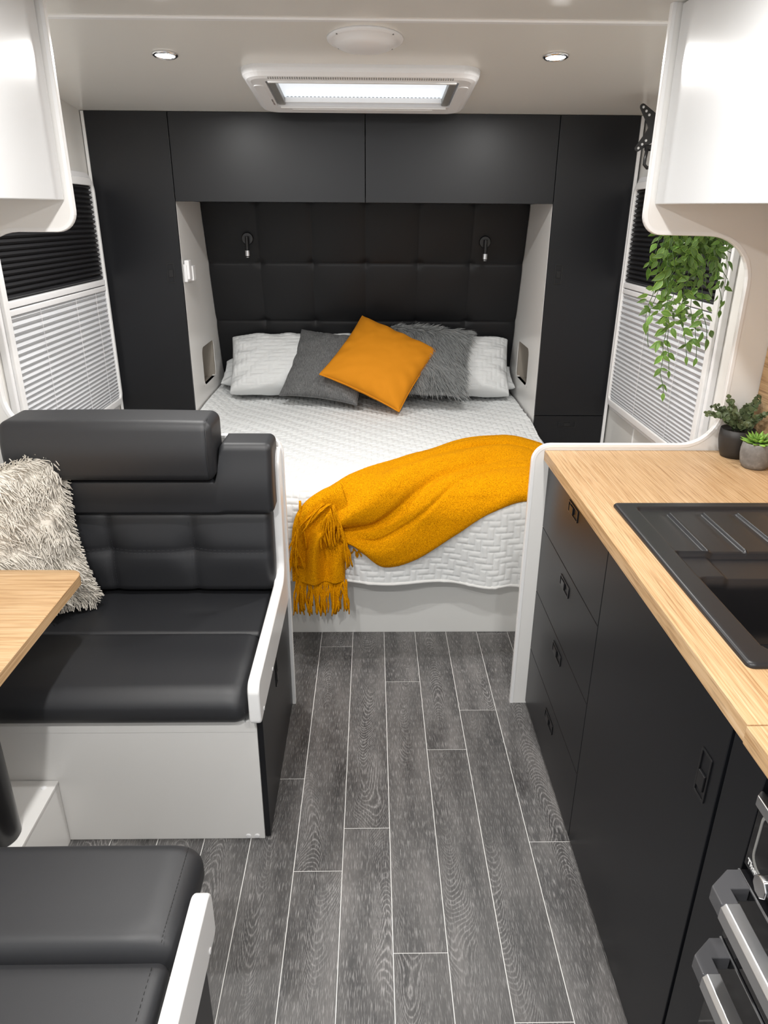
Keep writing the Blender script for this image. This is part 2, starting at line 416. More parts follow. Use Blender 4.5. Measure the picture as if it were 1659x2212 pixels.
# ------------------------------------------------------------ head wall: wardrobes, lockers, headboard
YC = 3.38
def inset_handle(parent, c, w_, h_, axis, facing, name='handle'):
    """flush push latch: frame plate, recess and lever. axis: plane normal 'y' or 'x'"""
    x, y, z = c; mb = MB(); o1 = rrect(-w_/2, w_/2, -h_/2, h_/2, .003, 3); i1 = rrect(-w_/2+.004, w_/2-.004, -h_/2+.004, h_/2-.004, .002, 3)
    def put(poly, ca, cb): return [(p[0]+ca, p[1]+cb) for p in poly]
    d = .0025*facing
    if axis == 'y':
        ring_prism(mb, put(o1, x, z), put(i1, x, z), y, y+d, 'y'); h = mb.build(name, M_metalblack, parent, bevel=.0005, seg=1)
        k = MB()
        if w_ > h_: k.box(x-w_*.18, x+w_*.18, min(y, y+d*1.6), max(y, y+d*1.6), z-h_*.28, z+h_*.28)
        else: k.box(x-w_*.28, x+w_*.28, min(y, y+d*1.6), max(y, y+d*1.6), z-h_*.18, z+h_*.18)
        k.build('latch', M_metalblack, h, bevel=.001)
    else:
        ring_prism(mb, put(o1, y, z), put(i1, y, z), x, x+d, 'x'); h = mb.build(name, M_metalblack, parent, bevel=.0005, seg=1)
        k = MB()
        if w_ > h_: k.box(min(x, x+d*1.8), max(x, x+d*1.8), y-w_*.05, y+w_*.3, z-h_*.3, z+h_*.3)
        else: k.box(min(x, x+d*1.8), max(x, x+d*1.8), y-w_*.3, y+w_*.3, z-h_*.3, z+h_*.05)
        k.build('latch', M_metalblack, h, bevel=.001)
    return h
G2 = .0013
def hb_y(z): return 3.885+(1.655-z)*.27
def side_panel(parent, xa, xb, hole):
    # white panel, YZ outline following the sloped headboard
    out = [(3.398, .0), (4.2, 0), (hb_y(.3)+.05, .3), (hb_y(1.9)+.02, 1.93), (3.398, 1.93)]
    mb = MB()
    ys = [p[0] for p in hole]; zs = [p[1] for p in hole]
    # split into strips around the hole
    ha, hb2, za, zb = min(ys), max(ys), min(zs), max(zs)
    def pb(z): return hb_y(z)+.06
    mb.prism([(3.398, 0), (4.2, 0), (pb(za), za), (3.398, za)], xa, xb, 'x')
    mb.prism([(3.398, zb), (pb(zb), zb), (pb(1.985), 1.93), (3.398, 1.93)], xa, xb, 'x')
    mb.prism([(3.398, za), (ha-.02, za), (ha-.02, zb), (3.398, zb)], xa, xb, 'x')
    mb.prism([(hb2+.02, za), (pb(za), za), (pb(zb), zb), (hb2+.02, zb)], xa, xb, 'x')
    n = len(hole); sq = []
    cy, cz = (ha+hb2)/2, (za+zb)/2
    for (yy, zz) in hole:  # project outward to rectangle
        dy, dz = yy-cy, zz-cz; k = min(((hb2-ha)/2+.02)/max(abs(dy), 1e-6), (zb-za)/2/max(abs(dz), 1e-6)); sq.append((cy+dy*k, cz+dz*k))
    ring_prism(mb, sq, hole, xa, xb, 'x')
    return mb.build('side_panel', M_white, parent)
HOLE = rrect(3.625, 3.905, .795, .985, .035, 6)
def wardrobe(xa, xb, side):
    cx = (xa+xb)/2; L_ = side == 'left'
    r = empty('wardrobe', (cx, 3.7, 0), 'tall black wardrobe left of the bed, beside the left window' if L_ else 'tall black wardrobe right of the bed with a drawer below its door', 'wardrobe')
    ia = xb if L_ else xa
    body = MB().box(xa, xb, 3.4, 3.42, 0, 1.985).box(xa if L_ else xb-.016, xa+.016 if L_ else xb, 3.42, 3.95, 0, 1.93).box(xa, xb, 3.42, 3.90, .74, .756).box(xa, xb, 3.42, 3.93, 0, .016)
    body = MB().box(xa if L_ else xb-.016, xa+.016 if L_ else xb, 3.40, 3.95, 0, 1.94).box(xa+.003, xb-.020 if L_ else xb-.003, 3.42, 3.95, .775, .790).box(xa+.003, xb-.003, 3.42, 3.93, 0.0, .016).box(xa+.003, xb-.003, 3.885, 3.90, .756, 1.9)
    body.build('carcass', M_wardshade, r)
    if L_: side_panel(r, xb-.001, xb+.0-.017, HOLE)
    else: side_panel(r, xa+.001, xa+.017, HOLE)
    if L_:
        d = B('door', xa+G2, xb-G2, YC, YC+.016, .60, 1.9985, M_black, r); inset_handle(d, (-.904, YC, 1.358), .034, .085, 'y', -1)
        B('plinth', xa+G2, xb-G2, YC, YC+.016, .01, .597, M_black, r)
    else:
        d = B('door', xa+G2, xb-G2, YC, YC+.016, .7065, 1.9985, M_black, r); inset_handle(d, (.845, YC, 1.362), .034, .085, 'y', -1)
        d = B('drawer', xa+G2, xb-G2, YC, YC+.016, .36, .7035, M_black, r); inset_handle(d, (.957, YC, .662), .085, .03, 'y', -1)
        B('drawer', xa+G2, xb-G2, YC, YC+.016, .01, .357, M_black, r)
    B('edge_strip', (xa-.012 if L_ else xb), (xa if L_ else xb+.014), YC-.004, YC+.02, .0, 1.998, M_edge, r)
    return r
wardrobe(-1.199, -.854, 'left'); wardrobe(.793, 1.134, 'right')
r = empty('overhead_locker', (-.03, 3.6, 1.655), 'wide black overhead locker with two doors spanning above the bed', 'cupboard')
for (a, b) in ((-.854, -.029), (-.029, .793)):
    B('door', a+G2, b-G2, YC, YC+.016, 1.655, 1.9985, M_black, r)
MB().box(-.851, .79, 3.40, 3.875, 1.66, 1.676).box(-.851, .79, 3.845, 3.86, 1.68, 1.93).build('carcass', M_black, r)

# headboard
r = empty('headboard', (-.03, 4.05, .5), 'black tufted headboard filling the niche behind the bed', 'headboard')
def headboard():
    nx, nz = 330, 230
    xs = np.linspace(-.852, .791, nx); zs = np.linspace(.45, 1.69, nz); X, Z = np.meshgrid(xs, zs, indexing='ij')
    vs = [-.862, -.5855, -.31, -.034, .2415, .517, .793]; hs = [1.68, 1.377, 1.072, .767, .46]
    dv = np.min([np.abs(X-q) for q in vs], 0); dh = np.min([np.abs(Z-q) for q in hs], 0)
    dep = .003*np.exp(-(dv/.006)) + .006*np.exp(-(dh/.007))+.002*np.exp(-(dv/.03)**2)+.004*np.exp(-(dh/.04)**2)+.008*np.exp(-((dv**2+dh**2)/.022**2))
    pil = .006*(1-np.exp(-(dv/.07)**2))*(1-np.exp(-(dh/.08)**2))
    d = .03-dep+pil+.0012*vnoise(X, Z, 9, 3)
    Y = hb_y(Z)-d*.965; P = np.stack([X, Y, Z-d*.26], -1)
    v, f = grid_mesh(P); o = link('tufted_face', me_from('tufted_face', v, f), M_headb, r, smooth=True)
headboard()
MB().prism([(hb_y(.45), .45), (hb_y(1.7), 1.7), (hb_y(1.7)+.03, 1.7), (hb_y(.45)+.03, .45)], -.852, .791, 'x').build('backing', M_black, r)

# reading lights on headboard
def sconce(x, z, label):
    y = hb_y(z)-.036
    r = empty('reading_light', (x, y, z), label, 'lamp', 'reading lights on the headboard')
    MB().lathe([(.030, 0), (.030, -.012), (.027, -.016)], (x, y, z), 28, 'y').build('base', M_metalblack, r, bevel=.0008)
    MB().tube([(x-.001, y-.014, z-.012), (x-.001, y-.032, z-.016)], .0045, 12).build('pivot', M_chrome, r)
    MB().tube([(x, y-.034, z+.012), (x, y-.034, z-.055)], .0095, 20).build('lamp_arm', M_metalblack, r, bevel=.001)
    MB().tube([(x, y-.034, z-.055), (x, y-.034, z-.082)], .0125, 20).build('lamp_head', M_alu, r, bevel=.001)
    MB().tube([(x, y-.034, z-.082), (x, y-.034, z-.087)], .0118, 20).build('lens_ring', M_metalblack, r)
    MB().tube([(x, y-.034, z-.087), (x, y-.034, z-.089)], .009, 20).build('lens', M_alu, r)
sconce(-.634, 1.492, 'left black reading light on the headboard, nearer the white switch box')
sconce(.579, 1.482, 'right black reading light on the headboard')

# white switch / remote holder on the left side panel
r = empty('remote_holder', (-.853, 3.45, 1.32), 'white remote control in a holder on the white side panel left of the bed', 'remote')
B('holder', -.8535, -.838, 3.40, 3.50, 1.318, 1.395, M_plast, r, bevel=.004)
B('remote_control', -.850, -.828, 3.41, 3.46, 1.328, 1.412, M_plast, r, bevel=.005)
B('holder_lip', -.838, -.824, 3.465, 3.512, 1.32, 1.385, M_edge, r, bevel=.003)

# ------------------------------------------------------------ bed
r = empty('bed', (-.03, 3.3, 0), 'island double bed on a white panelled base between the two wardrobes', 'bed')
B('base', -.84, .78, 2.556, 4.15, .0, .34, M_valance, r)
B('foot_board', -.845, .785, 2.545, 2.557, .0, .345, M_valance, r)
V, Fc = softbox(-.84, .78, 2.475, 4.09, .345, .64, .06, .08)
link('mattress', me_from('mattress', V, Fc), M_quiltrim, r, smooth=True)
ZT, YF, RB = .665, 2.45, .11
L1 = 4.1-(YF+RB); L2 = RB*PI/2
def prof(t):
    y = np.where(t < L1, 4.1-t, np.where(t < L1+L2, YF+RB-RB*np.sin(np.clip((t-L1)/RB, 0, PI/2)), YF))
    z = np.where(t < L1, ZT, np.where(t < L1+L2, ZT-RB+RB*np.cos(np.clip((t-L1)/RB, 0, PI/2)), ZT-RB-(t-L1-L2)))
    a = np.clip((t-L1)/RB, 0, PI/2); ny = -np.sin(a); nz = np.cos(a)
    return y, z, ny, nz
def bed_lift(X, t):
    y = 4.1-t
    up = .055*smooth(-X, .70, .85)*smooth(y, 3.0, 3.6)+.008*smooth(X, .6, .8)*smooth(y, 3.2, 3.8)
    up = up-.03*smooth(np.abs(X+.03), .62, .82)*(1-smooth(y, 3.1, 3.45))*(t < L1+.2)
    return up+.010*vnoise(X+3, t+2, 3.2, 5)+.006*vnoise(X, t, 8, 6)
def herring(A, Bv, w_):
    i = np.floor(A/w_).astype(int); j = np.floor(Bv/w_).astype(int); fx = A/w_-i; fy = Bv/w_-j
    m = (i-j) % 4
    # brick-local coordinates (long axis lu 0..2, short 0..1)
    lu = np.where(m == 0, fx, np.where(m == 1, fx+1, np.where(m == 3, fy, fy+1)))
    sv_ = np.where(m <= 1, fy, fx)
    du = np.minimum(lu, 2-lu)*w_; ds = np.minimum(sv_, 1-sv_)*w_
    return np.minimum(du, ds)
def quilt_h(X, t):
    d = herring(X+5+.004*np.sin(t*9), t+5+.003*np.sin(X*11), .0245)
    return .0043*(1-np.exp(-d/.0024))+.0012*np.clip(d/.012, 0, 1)+.0016*vnoise(X, t, 45, 9)
def quilt():
    r = empty('quilt', (-.03, 3.3, .66), 'white quilted bedspread with basket weave stitching covering the bed', 'quilt')
    xs = np.arange(-.848, .7871, .0031); TT = 1.985; ts = np.arange(0, TT, .0031)
    X, T = np.meshgrid(xs, ts, indexing='ij')
    # wavy hem: stretch t near the bottom
    hem = .022*np.exp(-((X-.46)/.13)**2)-.004-.012*smooth(-X, -.1, .3)
    T2 = T+hem*smooth(T, 1.5, TT)
    y, z, ny, nz = prof(T2); h = quilt_h(X, T)+bed_lift(X, T)*np.where(T < L1+.1, 1, .3)
    fl_ = smooth(T, L1+L2, TT)
    wave = .016*np.sin(X*13+1)*fl_+.022*np.exp(-((X-.62)/.05)**2)*fl_-.018*np.exp(-((X-.53)/.05)**2)*fl_
    h = h+wave
    P = np.stack([X, y+ny*h, z+nz*h], -1)
    v, f = grid_mesh(P); o = link('bedspread', me_from('bedspread', v, f), M_quilt, r, smooth=True)
    # side skirt in front of wardrobes
    for sx, xe in ((1, .787), (-1, -.848)):
        ys = np.arange(2.49, 3.372, .005); ds = np.arange(0, .36, .005); Y, D = np.meshgrid(ys, ds, indexing='ij')
        hh = quilt_h(Y, D)*.8
        rr = .045; a = np.clip(D/rr, 0, PI/2)
        Xx = xe+sx*(rr*np.sin(a)-.02+hh+.006*np.sin(Y*14)*smooth(D, .05, .3)); Zz = ZT-.055-rr+rr*np.cos(a)-np.clip(D-rr*PI/2, 0, 1)+bed_lift(np.full_like(Y, xe), 4.1-Y)*.0+.03
        v, f = grid_mesh(np.stack([Xx, Y, Zz], -1)); link('side_drop', me_from('side_drop', v, f), M_quilt, r, smooth=True)
    # binding
    i = -1; pts = [(P[k, i, 0], P[k, i, 1]-.001, P[k, i, 2]) for k in range(0, len(xs), 4)]
    MB().tube(pts, .0065, 8).build('hem_binding', M_quiltrim, r, smooth=True)
quilt()

# pillows -------------------------------------------------------------------
def frame_of(tilt, yaw, roll):
    t, y, r = map(math.radians, (tilt, yaw, roll))
    up = np.array([0, math.sin(t), math.cos(t)]); rt = np.array([1., 0, 0])
    Rz = np.array([[math.cos(y), -math.sin(y), 0], [math.sin(y), math.cos(y), 0], [0, 0, 1]])
    up = Rz@up; rt = Rz@rt
    a = rt*math.cos(r)+up*math.sin(r); b = -rt*math.sin(r)+up*math.cos(r); n = np.cross(a, b)  # n towards the viewer (-y)
    return a, b, n
def pillow_pts(U, Vv, sx, sy, th, pinch=.07, pw=.42, seed=1, wr=.006, sag=0):
    e = (np.clip(1-np.abs(U)**2.2, 0, 1)*np.clip(1-np.abs(Vv)**2.2, 0, 1))**pw
    x = sx/2*U*(1-pinch*(1-Vv**2)*np.abs(U)**1.5); y = sy/2*Vv*(1-pinch*(1-U**2)*np.abs(Vv)**1.5)
    wrk = wr*(vnoise(U*1.3+7, Vv*1.3+3, 3, seed)+.5*vnoise(U+9, Vv+5, 7, seed+1))
    edge = np.maximum(np.abs(U), np.abs(Vv)); rad = wr*.8*np.sin((np.arctan2(U, Vv))*14+seed)*smooth(edge, .6, .9)*(1-smooth(edge, .95, 1))
    return x, y, th/2*e+(wrk+rad)*np.clip(e*2, 0, 1)
def pillow(parent, c, fr, sx, sy, th, m, name='cover', n=70, hfn=None, **kw):
    s = np.sin(np.linspace(-PI/2, PI/2, n)); s = .35*np.linspace(-1, 1, n)+.65*s
    U, Vv = np.meshgrid(s, s, indexing='ij'); a, b, nn = fr; c = np.array(c)
    out = []
    x, y, z = pillow_pts(U, Vv, sx, sy, th, **kw)
    if hfn is not None: z = z+hfn(x, y)*np.clip((1-np.maximum(np.abs(U), np.abs(Vv)))*12, 0, 1)
    Pf = c+x[..., None]*a+y[..., None]*b+z[..., None]*nn; Pb = c+x[..., None]*a+y[..., None]*b-(z*.8)[..., None]*nn
    v1, f1 = grid_mesh(Pf); v2, f2 = grid_mesh(Pb); f2 = f2[:, ::-1]+len(v1)
    V = np.vstack([v1, v2]); Fc = np.vstack([f1, f2])
    key = np.round(V*2e4).astype(np.int64); _, idx, inv = np.unique(key, axis=0, return_index=True, return_inverse=True); inv = inv.ravel()
    o = link(name, me_from(name, V[idx], inv[Fc]), m, parent, smooth=True)
    return o, Pf
def piping(parent, c, fr, sx, sy, m, r_=.0035, pinch=.07, n=24):
    s = np.linspace(-1, 1, n); loop = [(u, -1) for u in s]+[(1, v) for v in s[1:]]+[(u, 1) for u in s[::-1][1:]]+[(-1, v) for v in s[::-1][1:-1]]
    a, b, nn = fr; pts = []
    for u, v in loop:
        x = sx/2*u*(1-pinch*(1-v*v)*abs(u)**1.5); y = sy/2*v*(1-pinch*(1-u*u)*abs(v)**1.5); pts.append(tuple(np.array(c)+x*a+y*b))
    pts.append(pts[0]); pts.append(pts[1])
    MB().tube(pts, r_, 6, cap=False).build('piping', m, parent, smooth=True)
qh = lambda x, y: .35*quilt_h(x+3, y+3)*2.2
GP = 'white sleeping pillows against the headboard'
for (x, y, z, sx, sy, th, tl, yw, rl, lab, sd) in [
    (-.42, 3.925, .848, .70, .36, .20, 46, 2, 1, 'white quilted pillow left of the cushions, against the headboard', 3),
    (.40, 3.925, .842, .70, .36, .20, 46, -3, -1, 'white quilted pillow at the right, behind the shaggy grey cushion', 4)]:
    r = empty('pillow', (x, y, z-.15), lab, 'pillow', GP)
    pillow(r, (x, y, z), frame_of(tl, yw, rl), sx, sy, th, M_quilt, n=130, hfn=qh, pinch=.03, pw=.28, seed=sd, wr=.008)
for (x, y, z, sx, sy, th, tl, yw, lab, sd) in [
    (-.60, 3.985, .79, .46, .22, .09, 68, 0, 'white under pillow whose end shows beside the left side panel', 5),
    (.56, 3.975, .77, .46, .22, .08, 70, 0, 'white under pillow whose corner shows beside the right side panel', 6)]:
    r = empty('pillow', (x, y, z-.1), lab, 'pillow', GP)
    pillow(r, (x, y, z), frame_of(tl, yw, 0), sx, sy, th, M_quilt, n=60, pinch=.04, pw=.35, seed=sd, wr=.014)

# cushions
fr = frame_of(46, -14, -4); c = (-.232, 3.785, .865)
r = empty('cushion', c, 'charcoal linen cushion left of the mustard cushion on the bed', 'cushion')
pillow(r, c, fr, .43, .43, .13, M_charc, seed=11, wr=.006, pinch=.08); piping(r, c, fr, .43, .43, M_charc, .003, .08)
fr = frame_of(50, 5, -32); c = (.041, 3.695, .904)
r = empty('cushion', c, 'mustard velvet cushion with piping tilted on its corner in the middle of the bed', 'cushion')
pillow(r, c, fr, .455, .455, .17, M_must, seed=12, wr=.005, pinch=.06); piping(r, c, fr, .455, .455, M_must, .0042, .06)
def blades(name, roots, dirs, lens, m, parent, width=.0014, droop=None, seg=3, tube3=False, curl=.3):
    n = len(roots); t = np.linspace(0, 1, seg+1); d0 = dirs/np.linalg.norm(dirs, axis=1, keepdims=True)
    dr = droop if droop is not None else np.zeros_like(d0)
    pts = roots[:, None, :]+lens[:, None, None]*(t[None, :, None]*d0[:, None, :]+(t**2)[None, :, None]*dr[:, None, :]*curl)
    sd = RNG.normal(size=(n, 3)); sd -= (sd*d0).sum(1, keepdims=True)*d0; sd /= np.linalg.norm(sd, axis=1, keepdims=True); s2 = np.cross(d0, sd)
    wt = (1-.75*t**2) if not tube3 else np.ones_like(t)
    if tube3:
        offs = [sd, -.5*sd+.87*s2, -.5*sd-.87*s2]; k = 3
    else: offs = [sd, -sd]; k = 2
    V = np.stack([pts+width/2*wt[None, :, None]*o_[:, None, :] for o_ in offs], 2)  # n,seg+1,k,3
    V = V.reshape(-1, 3); bi = np.arange(n)[:, None]*(seg+1)*k; F_ = []
    for s_ in range(seg):
        for j in range(k if tube3 else 1):
            a = bi+s_*k+j; b = bi+s_*k+(j+1) % k
            F_.append(np.concatenate([a, b, b+k, a+k], 1))
    F_ = np.vstack(F_)
    o = link(name, me_from(name, V, F_), m, parent, smooth=tube3); o['kind'] = 'stuff'
    return o
# shaggy fur cushion
fr = frame_of(51, -5, -4); c = (.282, 3.804, .898)
r = empty('cushion', c, 'shaggy grey faux fur cushion right of the mustard cushion', 'cushion')
pillow(r, c, fr, .43, .43, .12, M_furbase, seed=13, wr=.006)
a, b, nn = fr; n = 15000; U = RNG.uniform(-1, 1, n); Vv = RNG.uniform(-1, 1, n); x, y, z = pillow_pts(U, Vv, .43, .43, .12, seed=13, wr=.006)
roots = np.array(c)+x[:, None]*a+y[:, None]*b+z[:, None]*nn
ang = vnoise(U+3, Vv+3, 2.2, 21)*1.3
d2 = (-.9+0*U)[:, None]*b*np.cos(ang)[:, None]+(.55+.6*ang+.25*U)[:, None]*a+.28*nn+.35*smooth(Vv, .6, 1)[:, None]*(b*2.6+a*.6)+RNG.normal(scale=.14, size=(n, 3))
blades('fur', roots, d2, RNG.uniform(.042, .075, n), M_fur, r, .0030, droop=np.tile(-b*.5-nn*.4, (n, 1)), seg=3)

# ------------------------------------------------------------ mustard throw
def throw():
    r = empty('throw_blanket', (.25, 2.9, .67), 'mustard boucle throw draped across the foot of the bed with fringe hanging down', 'blanket')
    top = [(0.86, 1.24), (0.795, 1.04), (0.631, 0.965), (0.403, 1.08), (0.187, 1.252), (-0.007, 1.44), (-0.129, 1.575), (-0.225, 1.64), (-0.283, 1.70), (-0.303, 1.80), (-0.306, 1.960)]
    bot = [(0.80, 1.80), (0.62, 1.655), (0.444, 1.69), (0.318, 1.774), (0.171, 1.876), (0.047, 1.908), (-0.028, 1.85), (-0.073, 1.808), (-0.095, 1.812), (-0.100, 1.85), (-0.104, 1.956)]
    def cr(pts, n):
        P = np.array(pts, float); P = np.vstack([2*P[0]-P[1], P, 2*P[-1]-P[-2]]); out = []
        k = len(P)-3
        for s in np.linspace(0, k, n):
            i = min(int(s), k-1); u = s-i; p0, p1, p2, p3 = P[i:i+4]
            out.append(.5*(2*p1+(p2-p0)*u+(2*p0-5*p1+4*p2-p3)*u*u+(3*p1-p0-3*p2+p3)*u**3))
        return np.array(out)
    nU, nV = 360, 130
    A = cr(top, nU); Bt = cr(bot, nU); v = np.linspace(0, 1, nV)
    XT = A[:, None, :]*(1-v)[None, :, None]+Bt[:, None, :]*v[None, :, None]
    X, T = XT[..., 0], XT[..., 1]; s = np.linspace(0, 1, nU)[:, None]*np.ones(nV)[None, :]; Vv = np.ones(nU)[:, None]*v[None, :]
    edge = np.minimum(np.clip(Vv/.045, 0, 1), np.clip((1-Vv)/.05, 0, 1)); edge = np.sqrt(1-(1-edge)**2)
    main = smooth(s, .0, .08)
    # long folds
    c1 = .30+.15*s+.03*np.sin(s*9); c2 = .20+.10*np.sin(s*5+1)
    f1 = .030*np.exp(-((Vv-.38-.10*s)/.11)**2)*(smooth(s, .02, .3)); g1 = -.024*np.exp(-((Vv-.52-.16*s)/.030)**2)*smooth(s, .1, .45)*(1-smooth(s, .72, .8))
    f2 = .018*np.exp(-((Vv-.17)/.07)**2)*(1-smooth(s, .3, .6)); g4 = -.008*np.exp(-((Vv-.66-.14*s)/.016)**2)*smooth(s, .05, .2)*(1-smooth(s, .5, .66))-.007*np.exp(-((Vv-.12-.05*np.sin(s*6))/.014)**2)*smooth(s, .1, .2)*(1-smooth(s, .4, .5))-.008*np.exp(-((Vv-.74+.25*s)/.016)**2)*smooth(s, .35, .5)*(1-smooth(s, .66, .75)); g2 = g4-.020*np.exp(-((Vv-.27-.04*np.sin(s*14))/.022)**2)*(1-smooth(s, .22, .38))
    f3 = .024*np.exp(-((Vv-.86)/.12)**2)*smooth(s, .3, .55)*(1-smooth(s, .68, .8))
    lump = .012*vnoise(s*6+2, Vv*2+1, 1.6, 31)+.009*vnoise(s*9, Vv*5, 1.5, 32)
    tail = smooth(s, .72, .8); tw = .013*np.sin(Vv*PI*4+s*10)*tail
    h = .021*edge+np.maximum((f1+g1+f2+g2+f3+lump+tw), -.017)*edge+.003
    h = h+.012*smooth(s, .6, .8)
    y, z, ny, nz = prof(T); lift = bed_lift(X, T)*np.where(T < L1+.1, 1, .3)+.0075
    Xc = np.minimum(X, .9)
    side = smooth(X, .76, .86)*.10
    micro = .0012*vnoise(X, T, 190, 41)+.0009*vnoise(X, T, 420, 42)
    hh = h+lift+micro
    hh = hh+.012*(T > L1+L2)*0
    P = np.stack([Xc, y+ny*hh, z+nz*hh-side], -1)
    vv, f = grid_mesh(P); o = link('woven_cloth', me_from('woven_cloth', vv, f), M_boucle, r, smooth=True)
    so = o.modifiers.new('s', 'SOLIDIFY'); so.thickness = .004; so.offset = -1
    # second, upper layer folded back over the front corner
    t2 = [(-.12, 1.60), (-.19, 1.625), (-.245, 1.655), (-.285, 1.70), (-.30, 1.78), (-.302, 1.87)]
    b2 = [(-.075, 1.70), (-.115, 1.70), (-.165, 1.715), (-.205, 1.76), (-.225, 1.83), (-.255, 1.90)]
    A = cr(t2, 90); Bt = cr(b2, 90); v = np.linspace(0, 1, 50); XT = A[:, None, :]*(1-v)[None, :, None]+Bt[:, None, :]*v[None, :, None]
    X, T = XT[..., 0], XT[..., 1]; Vv = np.ones(90)[:, None]*v[None, :]; edge = np.sqrt(1-(1-np.clip((1-Vv)/.12, 0, 1))**2)*np.sqrt(1-(1-np.clip(Vv/.1, 0, 1))**2)
    y, z, ny, nz = prof(T); hh = .042+.014*edge+.010*np.sin(Vv*6)*edge+.006*vnoise(X, T, 25, 5)+.001*vnoise(X, T, 300, 42)
    vv, f = grid_mesh(np.stack([X, y+ny*hh, z+nz*hh], -1)); o = link('folded_layer', me_from('folded_layer', vv, f), M_boucle, r, smooth=True)
    so = o.modifiers.new('s', 'SOLIDIFY'); so.thickness = .006; so.offset = -1
    # tassels
    def tassel(root, tip, bow, rad=.0036, n=3, spread=.004):
        mb = MB(); root = np.array(root, float); tip = np.array(tip, float)
        for q in range(n):
            off = RNG.normal(scale=spread, size=3)*np.array([1, .6, .3]); pts = []; 
            k2 = 9; phs = RNG.uniform(0, 6)
            for i in range(k2+1):
                t = i/k2; p = root*(1-t)+(tip+off*2)*t+np.array(bow)*math.sin(PI*t)+off*math.sin(PI*t*.5)
                p = p+np.array([.0022*math.sin(t*9+phs), .0015*math.cos(t*8+phs), 0]); pts.append(p)
            mb.tube(pts, rad*RNG.uniform(.75, 1.1), 6, taper=[.8]+[1+.25*math.sin(i*2.1+phs) for i in range(1, k2)]+[.55])
        mb.build('tassel', M_boucle, r, smooth=True)
    def at(x, t, hgt):
        hgt = hgt+(.016 if hgt > .04 else 0)
        y, z, ny, nz = [float(q) for q in prof(np.array(t))]; return np.array([x, y+ny*hgt, z+nz*hgt])
    for k in range(20):   # hanging fringe along the tail
        x = -.292+.190*k/19+RNG.uniform(-.003, .003); p = at(x, 1.952, .035)
        tassel(p, p+np.array([RNG.uniform(-.006, .006), RNG.uniform(-.01, .004), -.135+RNG.uniform(-.02, .015)]), (0, -.006, 0), .0046, 3, .0045)
    for k in range(7):    # fringe of the folded layer, running down its left edge
        t = k/6; x = -.262-.035*t; p = at(x, 1.655+.16*t, .050); q = at(x-.012+.01*t, 1.655+.16*t+.13, .052)
        tassel(p, q+np.array([RNG.uniform(-.012, .012), -.004, 0]), (0, -.008, 0), .0038, 3, .005)
    for k in range(6):    # loose bundle lying over the fold
        x = -.135-.022*k; p = at(-.142-.004*k, 1.665+.004*k, .055); q = at(-.125-.014*k+.02*(k % 2), 1.775+.010*k-.02*(k > 3), .050)
        tassel(p, q, (.014-.006*k, -.006, 0), .0034, 3, .004)
    for k in range(4):
        p = at(-.118+.003*k, 1.70+.02*k, .050); q = at(-.103+.006*k, 1.86+.012*k, .046); tassel(p, q, (.006, -.006, 0), .0036, 3, .003)
    for k in range(4):
        p = at(-.15-.01*k, 1.662, .056); q = at(-.225-.012*k, 1.70+.012*k, .054); tassel(p, q, (0, -.004, .008), .003, 2, .004)
    for k in range(2):
        p = at(-.068+.018*k, 1.832, .012); q = at(-.078+.02*k, 1.865, .02); tassel(p, q, (0, 0, 0), .0034, 2, .003)
throw()

# ------------------------------------------------------------ divider panels with rounded openings
def divider(side):
    YP0, YP1 = 2.075, 2.093
    if side == 'right':
        o1 = [(.496, 0.0), (.496, .905)]+arc(.548, .905, .052, 180, 90, 8)[1:]+arc(.945, 1.069, .112, 270, 360, 10)+arc(.927, 1.43, .13, 0, 90, 10)+arc(.79, 1.611, .049, 270, 180, 8)+[(.741, 2.0895)]
        close = [(XR-.001, 2.0895), (XR-.001, 0.0)]
        lab = 'white divider panel with a large rounded opening at the end of the kitchen'; sg = 1
    else:
        o1 = [(-.275, 0.0), (-.275, .93)]+arc(-.33, .93, .055, 0, 90, 8)[1:]+arc(-.97, 1.105, .12, 270, 180, 10)+arc(-.955, 1.425, .135, 180, 90, 10)+arc(-.85, 1.61, .05, 270, 360, 8)+[(-.80, 2.0895)]
        close = [(XL+.001, 2.0895), (XL+.001, 0.0)]
        lab = 'white divider panel with a rounded opening behind the bench seat'; sg = -1
    r = empty('divider_panel', ((.8 if sg > 0 else -.7), 2.084, 0), lab, 'panel')
    # board pieces (convex-ish strips through earclip)
    bm = bmesh.new(); vs = [bm.verts.new((p[0], YP0, p[1])) for p in o1+close]; f = bm.faces.new(vs)
    ex = bmesh.ops.extrude_face_region(bm, geom=[f]); bmesh.ops.translate(bm, verts=[g for g in ex['geom'] if isinstance(g, bmesh.types.BMVert)], vec=(0, YP1-YP0, 0))
    bmesh.ops.triangulate(bm, faces=[q for q in bm.faces if len(q.verts) > 4]); bmesh.ops.recalc_face_normals(bm, faces=bm.faces)
    me = bpy.data.meshes.new('board'); bm.to_mesh(me); bm.free(); link('board', me, M_white, r)
    # edging strip following the outline
    d_out = .003; d_in = -.006
    A = offset_poly(o1, d_out*sg); Bp = offset_poly(o1, d_in*sg)
    v = []; f = []
    sec = [(0, YP0-.0012, 'in'), (1, YP0-.0012, 'out'), (1.0, YP0+.003, 'out2'), (1, YP1-.003, 'out2'), (1, YP1+.0012, 'out'), (0, YP1+.0012, 'in')]
    C2 = offset_poly(o1, (d_out+.0015)*sg)
    for i in range(len(o1)):
        for (_, yy, w_) in sec:
            p = {'in': Bp, 'out': A, 'out2': C2}[w_][i]; v.append((p[0], yy, p[1]))
    m_ = len(sec)
    for i in range(len(o1)-1):
        for j in range(m_): a = i*m_+j; b = i*m_+(j+1) % m_; f.append((a, b, b+m_, a+m_))
    MB().add(v, f).build('edge_trim', M_edge, r, smooth=False)
    return r
